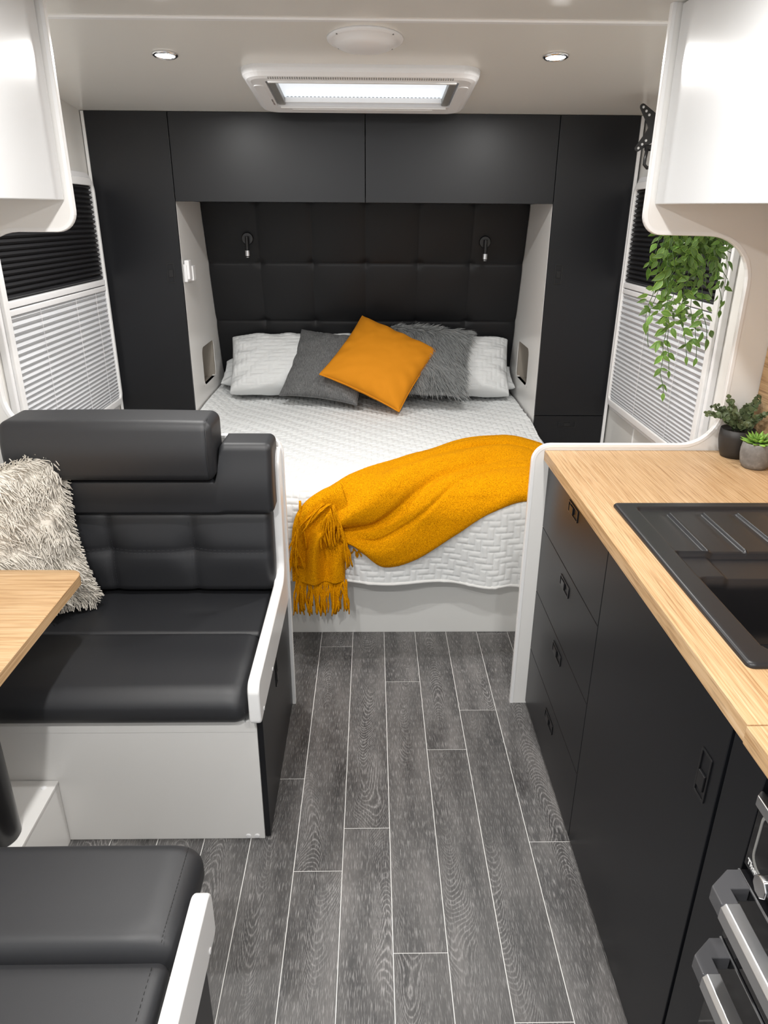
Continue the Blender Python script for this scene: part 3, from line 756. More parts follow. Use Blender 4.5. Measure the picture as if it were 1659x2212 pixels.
divider('right'); divider('left')

# overhead side lockers
def side_locker(side):
    sg = 1 if side == 'right' else -1
    xd = .76 if sg > 0 else -.815; xw = XR-.001 if sg > 0 else XL+.001
    r = empty('side_locker', ((xd+xw)/2, 1.3, 1.635), 'white gloss overhead locker above the kitchen counter' if sg > 0 else 'white gloss overhead locker above the dining table', 'cupboard')
    zb = 1.635
    for (y0, y1, zn) in ((1.385, 2.070, zb), (.68, 1.381, zb-.004), (-.05, .676, zb-.008)):
        mb = MB(); xa, xb = (xd, xd+.016) if sg > 0 else (xd-.016, xd)
        k = (.009/.68)
        v = [(xa, y0, zn-.009+.0), (xb, y0, zn-.009), (xb, y1, zn), (xa, y1, zn), (xa, y0, 2.086), (xb, y0, 2.086), (xb, y1, 2.086), (xa, y1, 2.086)] if y1 > 2 else [(xa, y0, zn-.012), (xb, y0, zn-.012), (xb, y1, zn-.005), (xa, y1, zn-.005), (xa, y0, 2.086), (xb, y0, 2.086), (xb, y1, 2.086), (xa, y1, 2.086)]
        mb.add(v, [(0, 3, 2, 1), (4, 5, 6, 7), (0, 1, 5, 4), (1, 2, 6, 5), (2, 3, 7, 6), (3, 0, 4, 7)]); mb.build('door', M_door, r, bevel=.003, seg=3)
    xa, xb = (xd+.018, xw) if sg > 0 else (xw, xd-.018)
    MB().box(xa, xb, -.05, 2.072, zb+.005, zb+.02).box(xa, xb, -.05, -.035, zb+.02, 2.085).box((xd+.018) if sg > 0 else (xd-.034), (xd+.034) if sg > 0 else (xd-.018), -.05, 2.072, zb+.02, 2.085).build('carcass', M_white, r)
side_locker('right'); side_locker('left')

# ------------------------------------------------------------ kitchen
XK = .545
r = empty('kitchen_cabinet', (.85, 1.47, 0), 'black kitchen base cabinet with a column of four drawers and one door', 'cabinet')
zs = [.010, .2315, .4575, .688, .905]
for i in range(4):
    d = B('drawer', XK, XK+.016, 1.47+G2, 2.0735, zs[i]+G2*.8, zs[i+1]-G2*.8, M_black, r)
    inset_handle(d, (XK, 1.769, [.166, .413, .638, .867][i]), .092, .034, 'x', -1)
d = B('door', XK, XK+.016, .8585, 1.47-G2, .012, .905, M_black, r); inset_handle(d, (XK, .905, .755), .036, .09, 'x', -1)
B('filler_panel', XK+.002, XK+.018, .762, .853, .0, .905, M_black, r)
MB().box(XK+.02, XR-.002, 1.462, 1.478, 0, .90).box(XK+.02, XK+.03, .86, 2.06, 0.0, .90).box(XK+.02, XR-.002, .76, .776, 0, .90).build('carcass', M_blackdeep, r)

# worktop with sink cut-out
r = empty('worktop', (.85, 1.4, .914), 'bamboo grain kitchen worktop holding the black sink', 'countertop')
WX0, WX1 = .528, XR-.012
SX0, SX1, SY0, SY1 = .625, 1.10, .962, 1.598
mb = MB()
z0, z1 = .912, .943
mb.box(WX0, SX0, .801, 2.0735, z0, z1); 
mb = MB()
outer = [(WX0, .801), (WX1, .801), (WX1, 2.0735), (WX0, 2.0735)]; inner = [(SX0, SY0), (SX1, SY0), (SX1, SY1), (SX0, SY1)]
ring_prism(mb, outer, inner, z0, z1, 'z'); mb.build('top_board', M_bamY, r, bevel=.0012)
mb = MB().box(WX0-.002, WX1, -.5, .799, z0, z1-.0005); mb.build('hinged_section', M_bamX if False else M_bamY, r, bevel=.0012)
tag(B('splashback', XR-.011, XR-.001, -.4, 2.0735, .9435, 1.60, M_splash, bevel=.001), 'bamboo grain splashback on the right wall behind the potted plants', 'splashback')

# sink
r = empty('sink', (.86, 1.28, .943), 'black composite inset sink with ridged drainer', 'sink')
def sink():
    X0, X1, Y0, Y1 = .594, 1.125, .933, 1.622; zt = .952
    res = .0026
    xs = np.concatenate([np.arange(X0+.012, X1-.012, res)]); ys = np.arange(Y0+.012, Y1-.012, res)
    X, Y = np.meshgrid(xs, ys, indexing='ij'); Z = np.full_like(X, zt)
    def sd(x0, x1, y0, y1, r_):  # rounded-rect signed distance (neg inside)
        cx, cy = (x0+x1)/2, (y0+y1)/2; qx = np.abs(X-cx)-(x1-x0)/2+r_; qy = np.abs(Y-cy)-(y1-y0)/2+r_
        return np.hypot(np.maximum(qx, 0), np.maximum(qy, 0))+np.minimum(np.maximum(qx, qy), 0)-r_
    tray = sd(.640, 1.085, 1.345, 1.592, .012); Z -= .007*smooth(-tray, -.001, .006)
    ledge = sd(.640, 1.085, 1.225, 1.40, .010); Z -= .012*smooth(-ledge, -.001, .006)*(Y < 1.345)
    ledge2 = sd(.705, 1.085, 1.225, 1.352, .02); Z -= .006*smooth(-ledge2, -.003, .008)*(Y < 1.36)
    for xr in (.713, .795, .877, .959, 1.04):
        dline = np.hypot(X-xr, np.maximum(np.maximum(Y-1.558, 1.352-Y), 0)); Z += .006*np.exp(-(dline/.0042)**4)-.0015*np.exp(-((X-xr+.014)/.009)**2)*smooth(Y, 1.35, 1.37)*(1-smooth(Y, 1.55, 1.565))
    bas = sd(.640, 1.085, .968, 1.250, .028); cut = (X < .70)*(Y > 1.238)
    Z -= .165*smooth(-bas, .0, .014)
    Z -= .0
    Z = np.maximum(Z, .79)
    v, f = grid_mesh(np.stack([X, Y, Z], -1)); link('basin', me_from('basin', v, f), M_sink, r, smooth=True)
    rim = MB(); xa, xb, ya, yb = xs[0], xs[-1], ys[0], ys[-1]; out_ = []; 
    O = rrect(X0, X1, Y0, Y1, .012, 5); steps = [(0, .9432), (0, .9475), (.0022, .951), (.006, .952), (None, .952)]
    loops = []
    for d, zz in steps:
        if d is None: loops.append([(min(max(p[0], xa), xb), min(max(p[1], ya), yb), zz) for p in O])
        else: loops.append([(p[0]+(d if p[0] < (X0+X1)/2 else -d), p[1]+(d if p[1] < (Y0+Y1)/2 else -d), zz) for p in O])
    nO = len(O); v = [q for l in loops for q in l]; f = []
    for i in range(len(loops)-1):
        for j in range(nO): a = i*nO+j; b = i*nO+(j+1) % nO; f.append((a, b, b+nO, a+nO))
    rim.add(v, f).build('rim', M_sink, r, smooth=True)
    MB().lathe([(.04, .791), (.04, .793), (.03, .794)], (.86, 1.10, 0), 24).build('drain', M_chrome, r)
sink()

# oven
r = empty('oven', (.85, .5, 0), 'built in black glass oven and grill with aluminium bar handles, lower right', 'oven')
B('housing', XK+.012, XR-.05, .20, .757, .02, .895, M_blackdeep, r)
B('control_panel', XK-.004, XK+.012, .20, .752, .735, .865, M_glassblack, r, bevel=.002)
mb = MB(); ring_prism(mb, rrect(.26, .738, .752, .850, .02, 6), rrect(.264, .734, .756, .846, .018, 6), XK-.0052, XK-.0035, 'x'); mb.build('panel_outline', M_greyplast, r)
B('grill_door', XK-.012, XK+.010, .20, .747, .592, .728, M_glassblack, r, bevel=.002)
B('door_edge_strip', XK-.0135, XK-.011, .20, .747, .7265, .7290, M_alu, r, bevel=0)
B('oven_door', XK-.012, XK+.010, .20, .747, .05, .586, M_glassblack, r, bevel=.002)
B('door_edge_strip', XK-.0135, XK-.011, .20, .747, .5845, .587, M_alu, r, bevel=0)
for zt in (.730, .587, .905-.018):
    if zt > .8: zz0, zz1, yo = .860, .888, .0
    else: zz0, zz1, yo = zt-.026, zt, 0
    hh = MB().prism([(.533, .745), (.514, .745), (.480, .718), (.480, .688), (.505, .688), (.505, .712), (.533, .712)], zz0, zz1, 'z').build('handle_bracket', M_smoke, r, bevel=.002)
    if zt > .8:
        MB().prism([(.545, .756), (.541, .756), (.532, .748), (.532, .2), (.545, .2)], .848, .866, 'z').build('hob_trim', M_alu, r, bevel=.003)
        bpy.data.objects.remove(hh)
    else:
        MB().prism([(.4795, zz0-.001), (.4795, zz1-.006), (.486, zz1+.001), (.5055, zz1+.001), (.5055, zz0-.001)], .22, .6885, 'y').build('handle_bar', M_alu, r, bevel=.0012)
k_ = MB(); c = (.53, .662, .794)
octo = [(c[1]+.016*math.cos(PI/8+i*PI/4), c[2]+.016*math.sin(PI/8+i*PI/4)) for i in range(8)]
k_.prism(octo, .505, .541, 'x'); k_.build('knob', M_chrome, r, bevel=.002)
def text(name, body, loc, size, rot, m, parent):
    cu = bpy.data.curves.new(name, 'FONT'); cu.body = body; cu.size = size; cu.extrude = .0003; cu.offset = .0004
    ob = bpy.data.objects.new(name, cu); COL.objects.link(ob); cu.materials.append(m); ob.rotation_euler = rot; ob.location = loc
    bpy.context.view_layer.update(); me = bpy.data.meshes.new_from_object(ob); mw = ob.matrix_world.copy(); bpy.data.objects.remove(ob)
    me.transform(mw); return link(name, me, m, parent)
text('lettering', 'Thetford', (XK-.0046, .744, .745), .012, (PI/2, 0, -PI/2), M_txt, r)

# ------------------------------------------------------------ dinette seats
def stitches(pts_list, parent, w_=.0010, l_=.0055, gap=.0045, m=None):
    mb = MB()
    for pts in pts_list:
        pts = [Vector(p) for p in pts]
        for a, b in zip(pts[:-1], pts[1:]):
            d = b-a; n = max(int(d.length/(l_+gap)), 1)
            for i in range(n):
                p = a+d*(i/n); q = a+d*((i+l_/(l_+gap))/n); mb.tube([p, q], w_/2, 4)
    return mb.build('stitching', m or M_stitch, parent, kind='stuff')
r = empty('bench_seat', (-.75, 1.78, 0), 'black upholstered bench seat with headrest backing onto the bed', 'bench')
# base
MB().prism([(1.483, 0), (2.0735, 0), (2.0735, .405), (1.483, .405)], -1.212, -.2975, 'x').build('base', M_white, r, bevel=.0015)
dd = B('door', -.297, -.282, 1.488, 2.0735, .004, .425, M_black, r); inset_handle(dd, (-.282, 1.752, .362), .03, .085, 'x', 1)
B('edge_seam', -1.2, -.30, 1.4815, 1.484, .368, .4045, M_white, r, bevel=.001)
for xx in (-.343, -.319): MB().lathe([(.0075, 0), (.0068, -.0022), (.003, -.003)], (xx, 1.483, .010), 14, 'y').build('screw_cap', M_plast, r)
# front roll
def roll_fn(V):
    x, y, z = V[:, 0].copy(), V[:, 1].copy(), V[:, 2].copy()
    f = smooth(z, .40, .50)
    z = z+.010*np.exp(-((y-1.60)/.09)**2)*f+.002*vnoise(x, y, 4, 51)*f
    y = y-.012*np.exp(-((z-.45)/.05)**2)*(1-smooth(y, 1.47, 1.56))
    z = z-.0*f
    z = z-.006*smooth(x, -.37, -.31)*f
    return np.stack([x, y, z], 1)
V, Fc = softbox(-1.205, -.311, 1.458, 1.764, .404, .504, .040, .014, roll_fn); link('seat_roll', me_from('seat_roll', V, Fc), M_leather, r, smooth=True)
def pad_fn(V):
    x, y, z = V[:, 0].copy(), V[:, 1].copy(), V[:, 2].copy(); f = smooth(z, .43, .50)
    z = z+f*(.004*np.exp(-((y-1.88)/.10)**2)+.003*vnoise(x, y, 6, 52)-.004*np.exp(-(((x+.50)/.05)**2+((y-1.86)/.02)**2)))
    return np.stack([x, y, z], 1)
V, Fc = softbox(-1.205, -.316, 1.748, 2.065, .406, .499, .014, .014, pad_fn); link('seat_pad', me_from('seat_pad', V, Fc), M_leather, r, smooth=True)
# lumbar
BX0, BX1 = -1.20, -.288
def lum_fn(V):
    x, y, z = V[:, 0].copy(), V[:, 1].copy(), V[:, 2].copy()
    y = y-(z-.64)*-.12*0
    f = 1-smooth(y, 1.99, 2.03)
    dv = np.min([np.abs(x-q) for q in (-1.04, -.795, -.545)], 0); dh = np.abs(z-.657)
    y = y-.018*np.exp(-((z-.65)/.10)**2)*f+f*(.010*np.exp(-(dv/.012))+.008*np.exp(-dh/.012)+.008*np.exp(-(dv**2+dh**2)/.05**2)+.006*np.exp(-(dv/.045)**2)*np.exp(-(dh/.06)**2))
    y = y+.001*vnoise(x, z, 11, 53)
    return np.stack([x, y+(.66-z)*.10*0, z], 1)
V, Fc = softbox(BX0, BX1-.012, 1.965, 2.068, .512, .790, .028, .010, lum_fn)
def lean(V): V = V.copy(); V[:, 1] += (.80-V[:, 2])*.06*(V[:, 1] < 2.06); return V
link('lumbar_cushion', me_from('lumbar_cushion', V, Fc), M_leather, r, smooth=True)
def up_fn(V):
    x, y, z = V[:, 0].copy(), V[:, 1].copy(), V[:, 2].copy()
    zt = .897+(1.0-.897)*smooth(x, -.452, -.432); z = .785+(z-.785)*(zt-.785)/(1.0-.785)
    f = 1-smooth(y, 1.99, 2.03)
    y = y-.018*np.exp(-((z-.87)/.09)**2)*f+.001*vnoise(x, z, 8, 54)
    y = y+.010*smooth(.925-z, -.01, .02)*0
    return np.stack([x, y, z], 1)
V, Fc = softbox(BX0, BX1, 1.945, 2.072, .785, 1.000, .020, .008, up_fn); link('shoulder_cushion', me_from('shoulder_cushion', V, Fc), M_leather, r, smooth=True)
def head_fn(V):
    x, y, z = V[:, 0].copy(), V[:, 1].copy(), V[:, 2].copy(); f = 1-smooth(y, 1.93, 1.99)
    y = y-.016*np.exp(-((z-.99)/.07)**2)*f; z = z+.003*np.sin((x+1.02)/.58*PI)*(z > 1.05)
    return np.stack([x, y, z], 1)
V, Fc = softbox(-1.025, -.443, 1.890, 2.045, .905, 1.078, .026, .012, head_fn); link('headrest', me_from('headrest', V, Fc), M_leather, r, smooth=True)
yl = 1.930
st = [[(x, 1.957+.002, .661) for x in (BX0+.06, BX1-.03)], [(x, 1.957+.002, .653) for x in (BX0+.06, BX1-.03)]]
def surf_y(x, z):
    dv = min(abs(x-q) for q in (-1.04, -.795, -.545)); dh = abs(z-.657)
    return 1.965-.018*math.exp(-((z-.65)/.10)**2)+.010*math.exp(-dv/.012)+.008*math.exp(-dh/.012)+.008*math.exp(-(dv**2+dh**2)/.05**2)+.006*math.exp(-(dv/.045)**2)*math.exp(-(dh/.06)**2)-.0006
st = []
for dz in (-.005, .005): st.append([(x, surf_y(x, .657+dz), .657+dz) for x in np.linspace(-1.16, -.325, 60)])
for xs_ in (-.795, -.545):
    for dx in (-.006, .006): st.append([(xs_+dx, surf_y(xs_+dx, z), z) for z in np.linspace(.545, .755, 22)])
stitches(st, r)
stitches([[(x, 1.9262, .888) for x in np.linspace(-1.0, -.46, 40)]], r)
stitches([[(-.318, 1.4505+.0, z) for z in np.linspace(.425, .47, 6)]], r)
# headrest pleat seam
MB().tube([(-.4555, 1.8855, .915), (-.455, 1.8795, .945), (-.455, 1.8748, .985), (-.455, 1.8785, 1.02), (-.4555, 1.8845, 1.055), (-.458, 1.8965, 1.072), (-.459, 1.93, 1.0785)], .0015, 6).build('seam_piping', M_leather, r, smooth=True)
MB().tube([(-.3005, 1.9565, .80), (-.3005, 1.9385, .84), (-.3005, 1.9325, .87), (-.3005, 1.9375, .91), (-.3005, 1.9465, .96), (-.3005, 1.955, .99), (-.3005, 1.98, 1.0003)], .0015, 6).build('seam_piping', M_leather, r, smooth=True)
def armrest(parent, sgn, y_front, y_knee, y_back, zlo, zhi, ztop):
    # outline in YZ; sgn=+1 the arm runs back towards +y
    def Y(d): return y_front+sgn*d
    Ld = abs(y_back-y_front); K = abs(y_knee-y_front)
    o = [(Y(0.0), zlo+.03)]+[(Y(0), zhi-.035)]
    pts = arc(.030, zhi-.030, .030, 180, 90, 6); o = [(Y(p[0]), p[1]) for p in pts]
    pts = arc(K-.06, zhi+.06, .06, 270, 360, 8); o += [(Y(p[0]), p[1]) for p in pts]
    wtop = Ld-K
    pts = arc(K+min(.05, wtop*.9), ztop-.05, min(.05, wtop*.9), 180, 90, 8); o += [(Y(p[0]), p[1]) for p in pts]
    o += [(Y(Ld), ztop), (Y(Ld), zlo)]
    pts = arc(.015, zlo+.015, .015, 270, 180, 4); o += [(Y(p[0]), p[1]) for p in pts]
    bm = bmesh.new(); vs = [bm.verts.new((-.306, p[0], p[1])) for p in o]; f = bm.faces.new(vs)
    ex = bmesh.ops.extrude_face_region(bm, geom=[f]); bmesh.ops.translate(bm, verts=[g for g in ex['geom'] if isinstance(g, bmesh.types.BMVert)], vec=(.030, 0, 0))
    bmesh.ops.recalc_face_normals(bm, faces=bm.faces); me = bpy.data.meshes.new('armrest'); bm.to_mesh(me); bm.free()
    a = link('armrest', me, M_edge, parent, bevel=.006, seg=3)
    for d in (.05, .22): MB().lathe([(.006, 0), (.0055, .0015), (.002, .002)], (-.276, Y(d), zlo+.014), 12, 'x').build('screw_cap', M_plast, a)
armrest(r, 1, 1.438, 2.005, 2.0735, .425, .545, .955)

# near seat (facing the other way)
r = empty('bench_seat', (-.75, .6, 0), 'black upholstered bench seat in the lower left corner, facing the table', 'bench')
MB().box(-1.212, -.2975, .12, .825, 0, .405).build('base', M_white, r, bevel=.0015)
B('door', -.297, -.282, .14, .825, .004, .43, M_black, r)
def roll2(V):
    x, y, z = V[:, 0].copy(), V[:, 1].copy(), V[:, 2].copy(); f = smooth(z, .42, .50)
    z = z+.006*np.exp(-((y-.93)/.09)**2)*f+.002*vnoise(x, y, 4, 61)*f-.006*smooth(x, -.38, -.33)*f
    z = z-.018*np.exp(-((y-.790)/.016)**2)*f-.008*np.exp(-(((x+.36)/.03)**2+((y-.80)/.03)**2))*f
    return np.stack([x, y, z], 1)
V, Fc = softbox(-1.205, -.318, .79, 1.022, .408, .503, .040, .010, roll2); link('seat_roll', me_from('seat_roll', V, Fc), M_leather, r, smooth=True)
def pad2(V):
    x, y, z = V[:, 0].copy(), V[:, 1].copy(), V[:, 2].copy(); f = smooth(z, .43, .50)
    z = z+.002*vnoise(x, y, 6, 62)*f-.008*np.exp(-((y-.785)/.014)**2)*f
    return np.stack([x, y, z], 1)
V, Fc = softbox(-1.205, -.326, .30, .792, .408, .496, .022, .014, pad2); link('seat_pad', me_from('seat_pad', V, Fc), M_leather, r, smooth=True)
stitches([[(-.345, y, .5035-.0005-.018*math.exp(-((y-.79)/.016)**2)) for y in np.linspace(.81, 1.0, 26)], [(-.350, y, .4965) for y in np.linspace(.40, .775, 40)]], r, m=M_blackdeep)
def arm2(parent): armrest(parent, -1, .885, .34, .20, .43, .540, .9)
arm2(r)

# box under the table
r = empty('floor_box', (-1.02, 1.25, 0), 'low white box on the floor under the table, against the bench base', 'box')
MB().box(-1.212, -.834, .84, 1.4805, 0, .205).build('body', M_white, r, bevel=.001)
MB().box(-1.212, -.832, .84, 1.4805, .2055, .213).build('lid', M_white, r, bevel=.001)
MB().lathe([(.007, .213), (.0065, .2145), (.003, .215)], (-.86, 1.455, 0), 14).build('screw_cap', M_plast, r)

# table
r = empty('table', (-.95, 1.25, 0), 'bamboo grain dining table on a black pedestal between the bench seats', 'table')
tp = arc(-.757-.035, 1.675-.035, .035, 0, 90, 8)+[(-1.21, 1.675), (-1.21, .83)]+arc(-.757-.035, .83+.035, .035, 270, 360, 8)
MB().prism(tp, .711, .740, 'z').build('tabletop', M_bamX, r, bevel=.0012)
mb = MB(); ring_prism(mb, [(p[0]+(.001 if p[0] > -1.2 else 0), p[1]+(.001 if p[1] > 1.3 else -.001)) for p in tp], tp, .7122, .7388, 'z'); mb.build('edge_band', M_bamE, r)
MB().prism(rrect(-.985, -.852, 1.255, 1.345, .042, 8), .2135, .70, 'z').build('pedestal', M_metalblack, r, smooth=False, bevel=.001)
MB().prism(rrect(-1.05, -.84, 1.15, 1.45, .02, 4), .700, .7108, 'z').build('fixing_plate', M_metalblack, r, bevel=.001)

# cream fringed cushion
r = empty('cushion', (-1.0, 1.8, .55), 'cream fringed cotton cushion on the bench seat behind the table', 'cushion')
fr = frame_of(8, 38, 1); a, b, nn = fr; c = np.array((-1.035, 1.765, .765)); S = .45
pillow(r, c, fr, S, S, .12, M_cream, seed=15, wr=.012, pinch=.13)
rows = []
for k, vv in enumerate(np.linspace(-.98, .98, 25)):
    n = 230; U = np.linspace(-1, 1, n)+RNG.normal(scale=.004, size=n); U = np.clip(U, -1, 1)
    Vr = vv+.05*np.sin(U*3+k)+RNG.normal(scale=.012, size=n)
    if k in (15, 16): U = U[(U < -.2) | (U > .75)]; Vr = Vr[:len(U)]
    rows.append((U, np.clip(Vr, -1, 1)))
U = np.concatenate([q[0] for q in rows]); Vv = np.concatenate([q[1] for q in rows]); n = len(U)
def surf(Uq, Vq):
    x, y, z = pillow_pts(Uq, Vq, S, S, .12, pinch=.13, seed=15, wr=.012); return c+x[:, None]*a+y[:, None]*b+z[:, None]*nn
U = U*.985; Vv = Vv*.985
roots = surf(U, Vv); e_ = .012; tu = surf(U+e_, Vv)-surf(U-e_, Vv); tv = surf(U, Vv+e_)-surf(U, Vv-e_); NN = np.cross(tu, tv); NN /= np.linalg.norm(NN, axis=1, keepdims=True)
NN = NN*.65+nn*.35; NN /= np.linalg.norm(NN, axis=1, keepdims=True); tu /= np.linalg.norm(tu, axis=1, keepdims=True); tv /= np.linalg.norm(tv, axis=1, keepdims=True)
swirl = vnoise(U*1.2+5, Vv*1.2+5, 2.2, 71)*2.0+vnoise(U*1.2+9, Vv*1.2+2, 9, 72)*1.3
dirs = -.8*np.cos(swirl)[:, None]*tv+(.8*np.sin(swirl)+.45)[:, None]*tu+(.42+.25*vnoise(U+4, Vv+4, 8, 73))[:, None]*NN+RNG.normal(scale=.13, size=(n, 3))
blades('fringe', roots, dirs, RNG.uniform(.026, .042, n), M_cream, r, .0034, droop=-NN*.55-tv*.5+RNG.normal(scale=.35, size=(n, 3)), seg=4, tube3=True, curl=.6)
# edge fringe
th_ = np.linspace(-1, 1, 420); eU = np.concatenate([np.ones(420), th_, th_]); eV = np.concatenate([th_, np.ones(420), -np.ones(420)]); ex = np.concatenate([np.ones(420), np.zeros(840)]); ey = np.concatenate([np.zeros(420), np.ones(420), -np.ones(420)])
x, y, z = pillow_pts(eU, eV, S, S, .12, pinch=.13, seed=15, wr=.012); n = len(eU)
dirs = ex[:, None]*a*.9+(ey*.6)[:, None]*b+.15*nn-.30*b+RNG.normal(scale=.18, size=(n, 3))
cl = .3*np.sin(np.arange(n)*.35)[:, None]*b
blades('edge_fringe', c+x[:, None]*a+y[:, None]*b, dirs+cl, RNG.uniform(.020, .034, n), M_cream, r, .0034, droop=np.tile(-b*.6, (n, 1)), seg=4, tube3=True, curl=.5)

# ------------------------------------------------------------ ceiling fittings
def downlight(x, y, lab, pw=1.0, grp='recessed ceiling downlights'):
    z = ceil_z(y); r = empty('downlight', (x, y, z), lab, 'light', grp)
    sl = 0.0 if y < 2.28 else -math.atan(.0818)
    mb = MB().lathe([(.040, .000), (.040, -.004), (.034, -.008), (.031, -.006), (.030, .0)], (0, 0, 0), 36); o = mb.build('trim_ring', M_chrome, r, smooth=True)
    o.matrix_parent_inverse = Matrix.Identity(4); o.rotation_euler = (sl, 0, 0)
    mb = MB().lathe([(.0302, -.001), (.0302, -.0045), (.024, -.0065)], (0, 0, 0), 32); o = mb.build('lens', M_lamp, r, smooth=False)
    o.matrix_parent_inverse = Matrix.Identity(4); o.rotation_euler = (sl, 0, 0)
    lo = lamp_light(x, y, LAMP_W*pw); lo.rotation_euler = (sl, 0, 0)
downlight(-.645, 2.603, 'left recessed downlight in the ceiling, above the left wardrobe side')
downlight(.572, 2.580, 'right recessed downlight in the ceiling, beside the white locker')
for (x, y, pw_, lb) in ((-.45, 1.35, 1.0, 'added downlight, out of view, over the far edge of the dining table'), (.42, 1.35, .85, 'added downlight, out of view, over the sink side of the aisle'), (-.45, .1, 2.0, 'added downlight, out of view, brightening the near bench seat'), (.42, .1, .9, 'added downlight, out of view, over the oven side of the aisle')): downlight(x, y, lb, pw_)  # unseen lamps, added overhead to brighten the near half of the room

def slopeM(y): 
    m = Matrix.Rotation(-math.atan(.0818), 4, 'X'); m.translation = Vector((0, y, ceil_z(y))); return m
# speaker dome
r = empty('speaker_dome', (-.020, 2.435, ceil_z(2.435)), 'round white speaker dome on the ceiling near the skylight', 'speaker')
o = MB().lathe([(.112, 0.0), (.110, -.006), (.100, -.009), (.096, -.0085), (.082, -.020), (.055, -.026), (.001, -.028)], (0, 0, 0), 48).build('cover', M_plast, r, smooth=True)
o.matrix_parent_inverse = Matrix.Identity(4); o.rotation_euler = (-math.atan(.0818), 0, 0)
for a_ in (40, 140, 220, 320):
    o = MB().lathe([(.0025, -.006), (.0025, -.0095)], (.104*math.cos(math.radians(a_)), .104*math.sin(math.radians(a_)), 0), 8).build('screw', M_greyplast, r); o.matrix_parent_inverse = Matrix.Identity(4); o.rotation_euler = (-math.atan(.0818), 0, 0)

# skylight
def skylight():
    y0, y1 = 2.690, 3.245; ym = (y0+y1)/2; x0_, x1_ = -.437, .363; xm = (x0_+x1_)/2
    r = empty('skylight', (xm, ym, ceil_z(ym)), 'white framed roof skylight with a bright pane, above the bed', 'skylight')
    sl = -math.atan(.0818)
    def put(o): o.matrix_parent_inverse = Matrix.Identity(4); o.rotation_euler = (sl, 0, 0); return o
    hx, hy = (x1_-x0_)/2, (y1-y0)/2
    gx0, gx1 = -.323-xm-.035, .258-xm+.035; gy0, gy1 = 2.752-ym, 3.10-ym
    # frame: stacked rounded rings, z downwards
    prof_ = [(0, 0.0), (.0, -.010), (.004, -.022), (.016, -.032), (.030, -.036), (.048, -.037)]
    loops = []; 
    for d, z in prof_: loops.append([(p[0], p[1], z) for p in rrect(-hx+d, hx-d, -hy+d, hy-d, max(.075-d, .03), 8)])
    inn = rrect(gx0, gx1, gy0, gy1, .004, 8); loops.append([(p[0], p[1], -.037) for p in inn]); loops.append([(p[0], p[1], -.005) for p in inn])
    nO = len(loops[0]); v = [q for l in loops for q in l]; f = []
    for i in range(len(loops)-1):
        for j in range(nO): a = i*nO+j; b = i*nO+(j+1) % nO; f.append((a, b, b+nO, a+nO))
    put(MB().add(v, f).build('frame', M_plast, r, smooth=False))
    put(MB().box(gx0, gx1, gy0, gy1, -.008, -.004).build('pane', M_sky, r))
    for xa in (gx0+.004, gx1-.030):
        put(MB().box(xa, xa+.026, gy0, gy1, -.034, -.009).build('side_channel', M_greyplast, r, bevel=.004))
    for yy in (gy0-.012, gy1+.004): put(MB().box(gx0-.01+.02, gx1-.01, yy, yy+.011, -.043, -.036).build('blind_bar', M_edge, r, bevel=.002))
    put(MB().box(gx0+.03, gx1-.03, gy1-.028, gy1-.022, -.030, -.012).build('blind_bar', M_edge, r, bevel=.002))
    put(MB().box(-.27, .27, gy1+.022, gy1+.032, -.044, -.036).build('lip', M_edge, r, bevel=.002))
    sl_ = MB(); n = 78
    for i in range(n):
        xx = -.305+.61*i/(n-1); sl_.box(xx-.0014, xx+.0014, -hy+.020, -hy+.033, -.0372, -.0325)
    put(sl_.build('vent_slots', M_greyplast, r, kind='stuff'))
    s2 = MB()
    for i in range(40):
        xx = gx0+.04+(gx1-gx0-.08)*i/39; s2.box(xx-.0035, xx+.0035, gy1-.020, gy1-.012, -.0115, -.0085).box(xx-.0035, xx+.0035, gy1-.009, gy1-.002, -.0115, -.0085)
    put(s2.build('insect_screen_edge', M_greyplast, r, kind='stuff'))
    st_ = put(MB().box(gx0-.040, gx0-.006, gy1-.105, gy1-.018, -.0378, -.0366).build('sticker', M_card, r))
    pr = MB()
    for i, (a_, b_) in enumerate([(.45, .95), (.5, .95), (.5, .95), (.1, .6), (.1, .9), (.1, .95), (.1, .9)]):
        yy = gy1-.100+i*.0115; pr.box(gx0-.040+.034*a_, gx0-.040+.034*b_, yy, yy+.0045, -.0384, -.0377)
    put(pr.build('sticker_print', M_print, r))
    for sx in (-1, 1):
        put(MB().prism(rrect(sx*(hx-.050)-.018, sx*(hx-.050)+.018, -.17, .2, .017, 6), -.0395, -.0365, 'z').build('side_cover', M_plast, r, bevel=.001))
skylight()

# ------------------------------------------------------------ TV bracket
r = empty('tv_bracket', (1.15, 3.0, 1.88), 'black swivel bracket for a screen on the right wall behind the white locker', 'bracket')
def star(s=.062):
    pts = []; cx, cz = 1.074, 1.913
    for k in range(4):
        a0 = PI/4+k*PI/2; tipx, tipz = cx+math.cos(a0)*.098, cz+math.sin(a0)*.098
        for q in range(-3, 4): aa = a0+q*PI/7; pts.append((tipx+.011*math.cos(aa), tipz+.011*math.sin(aa)))
        am = a0+PI/4
        for q in (-.45, -.2, 0, .2, .45): rr_ = .040+.10*q*q; pts.append((cx+rr_*math.cos(am+q), cz+rr_*math.sin(am+q)))
    return pts, cx, cz
pts, cx, cz = star()
MB().prism(pts, 2.995, 3.000, 'y').build('mounting_plate', M_metalblack, r, bevel=.0015)
for k in range(4):
    a0 = PI/4+k*PI/2
    for rad in (.096, .078, .060): MB().lathe([(.0045, 0), (.0045, -.0025), (.0015, -.0028)], (cx+math.cos(a0)*rad, 2.995, cz+math.sin(a0)*rad), 12, 'y').build('bolt_boss', M_alu, r)
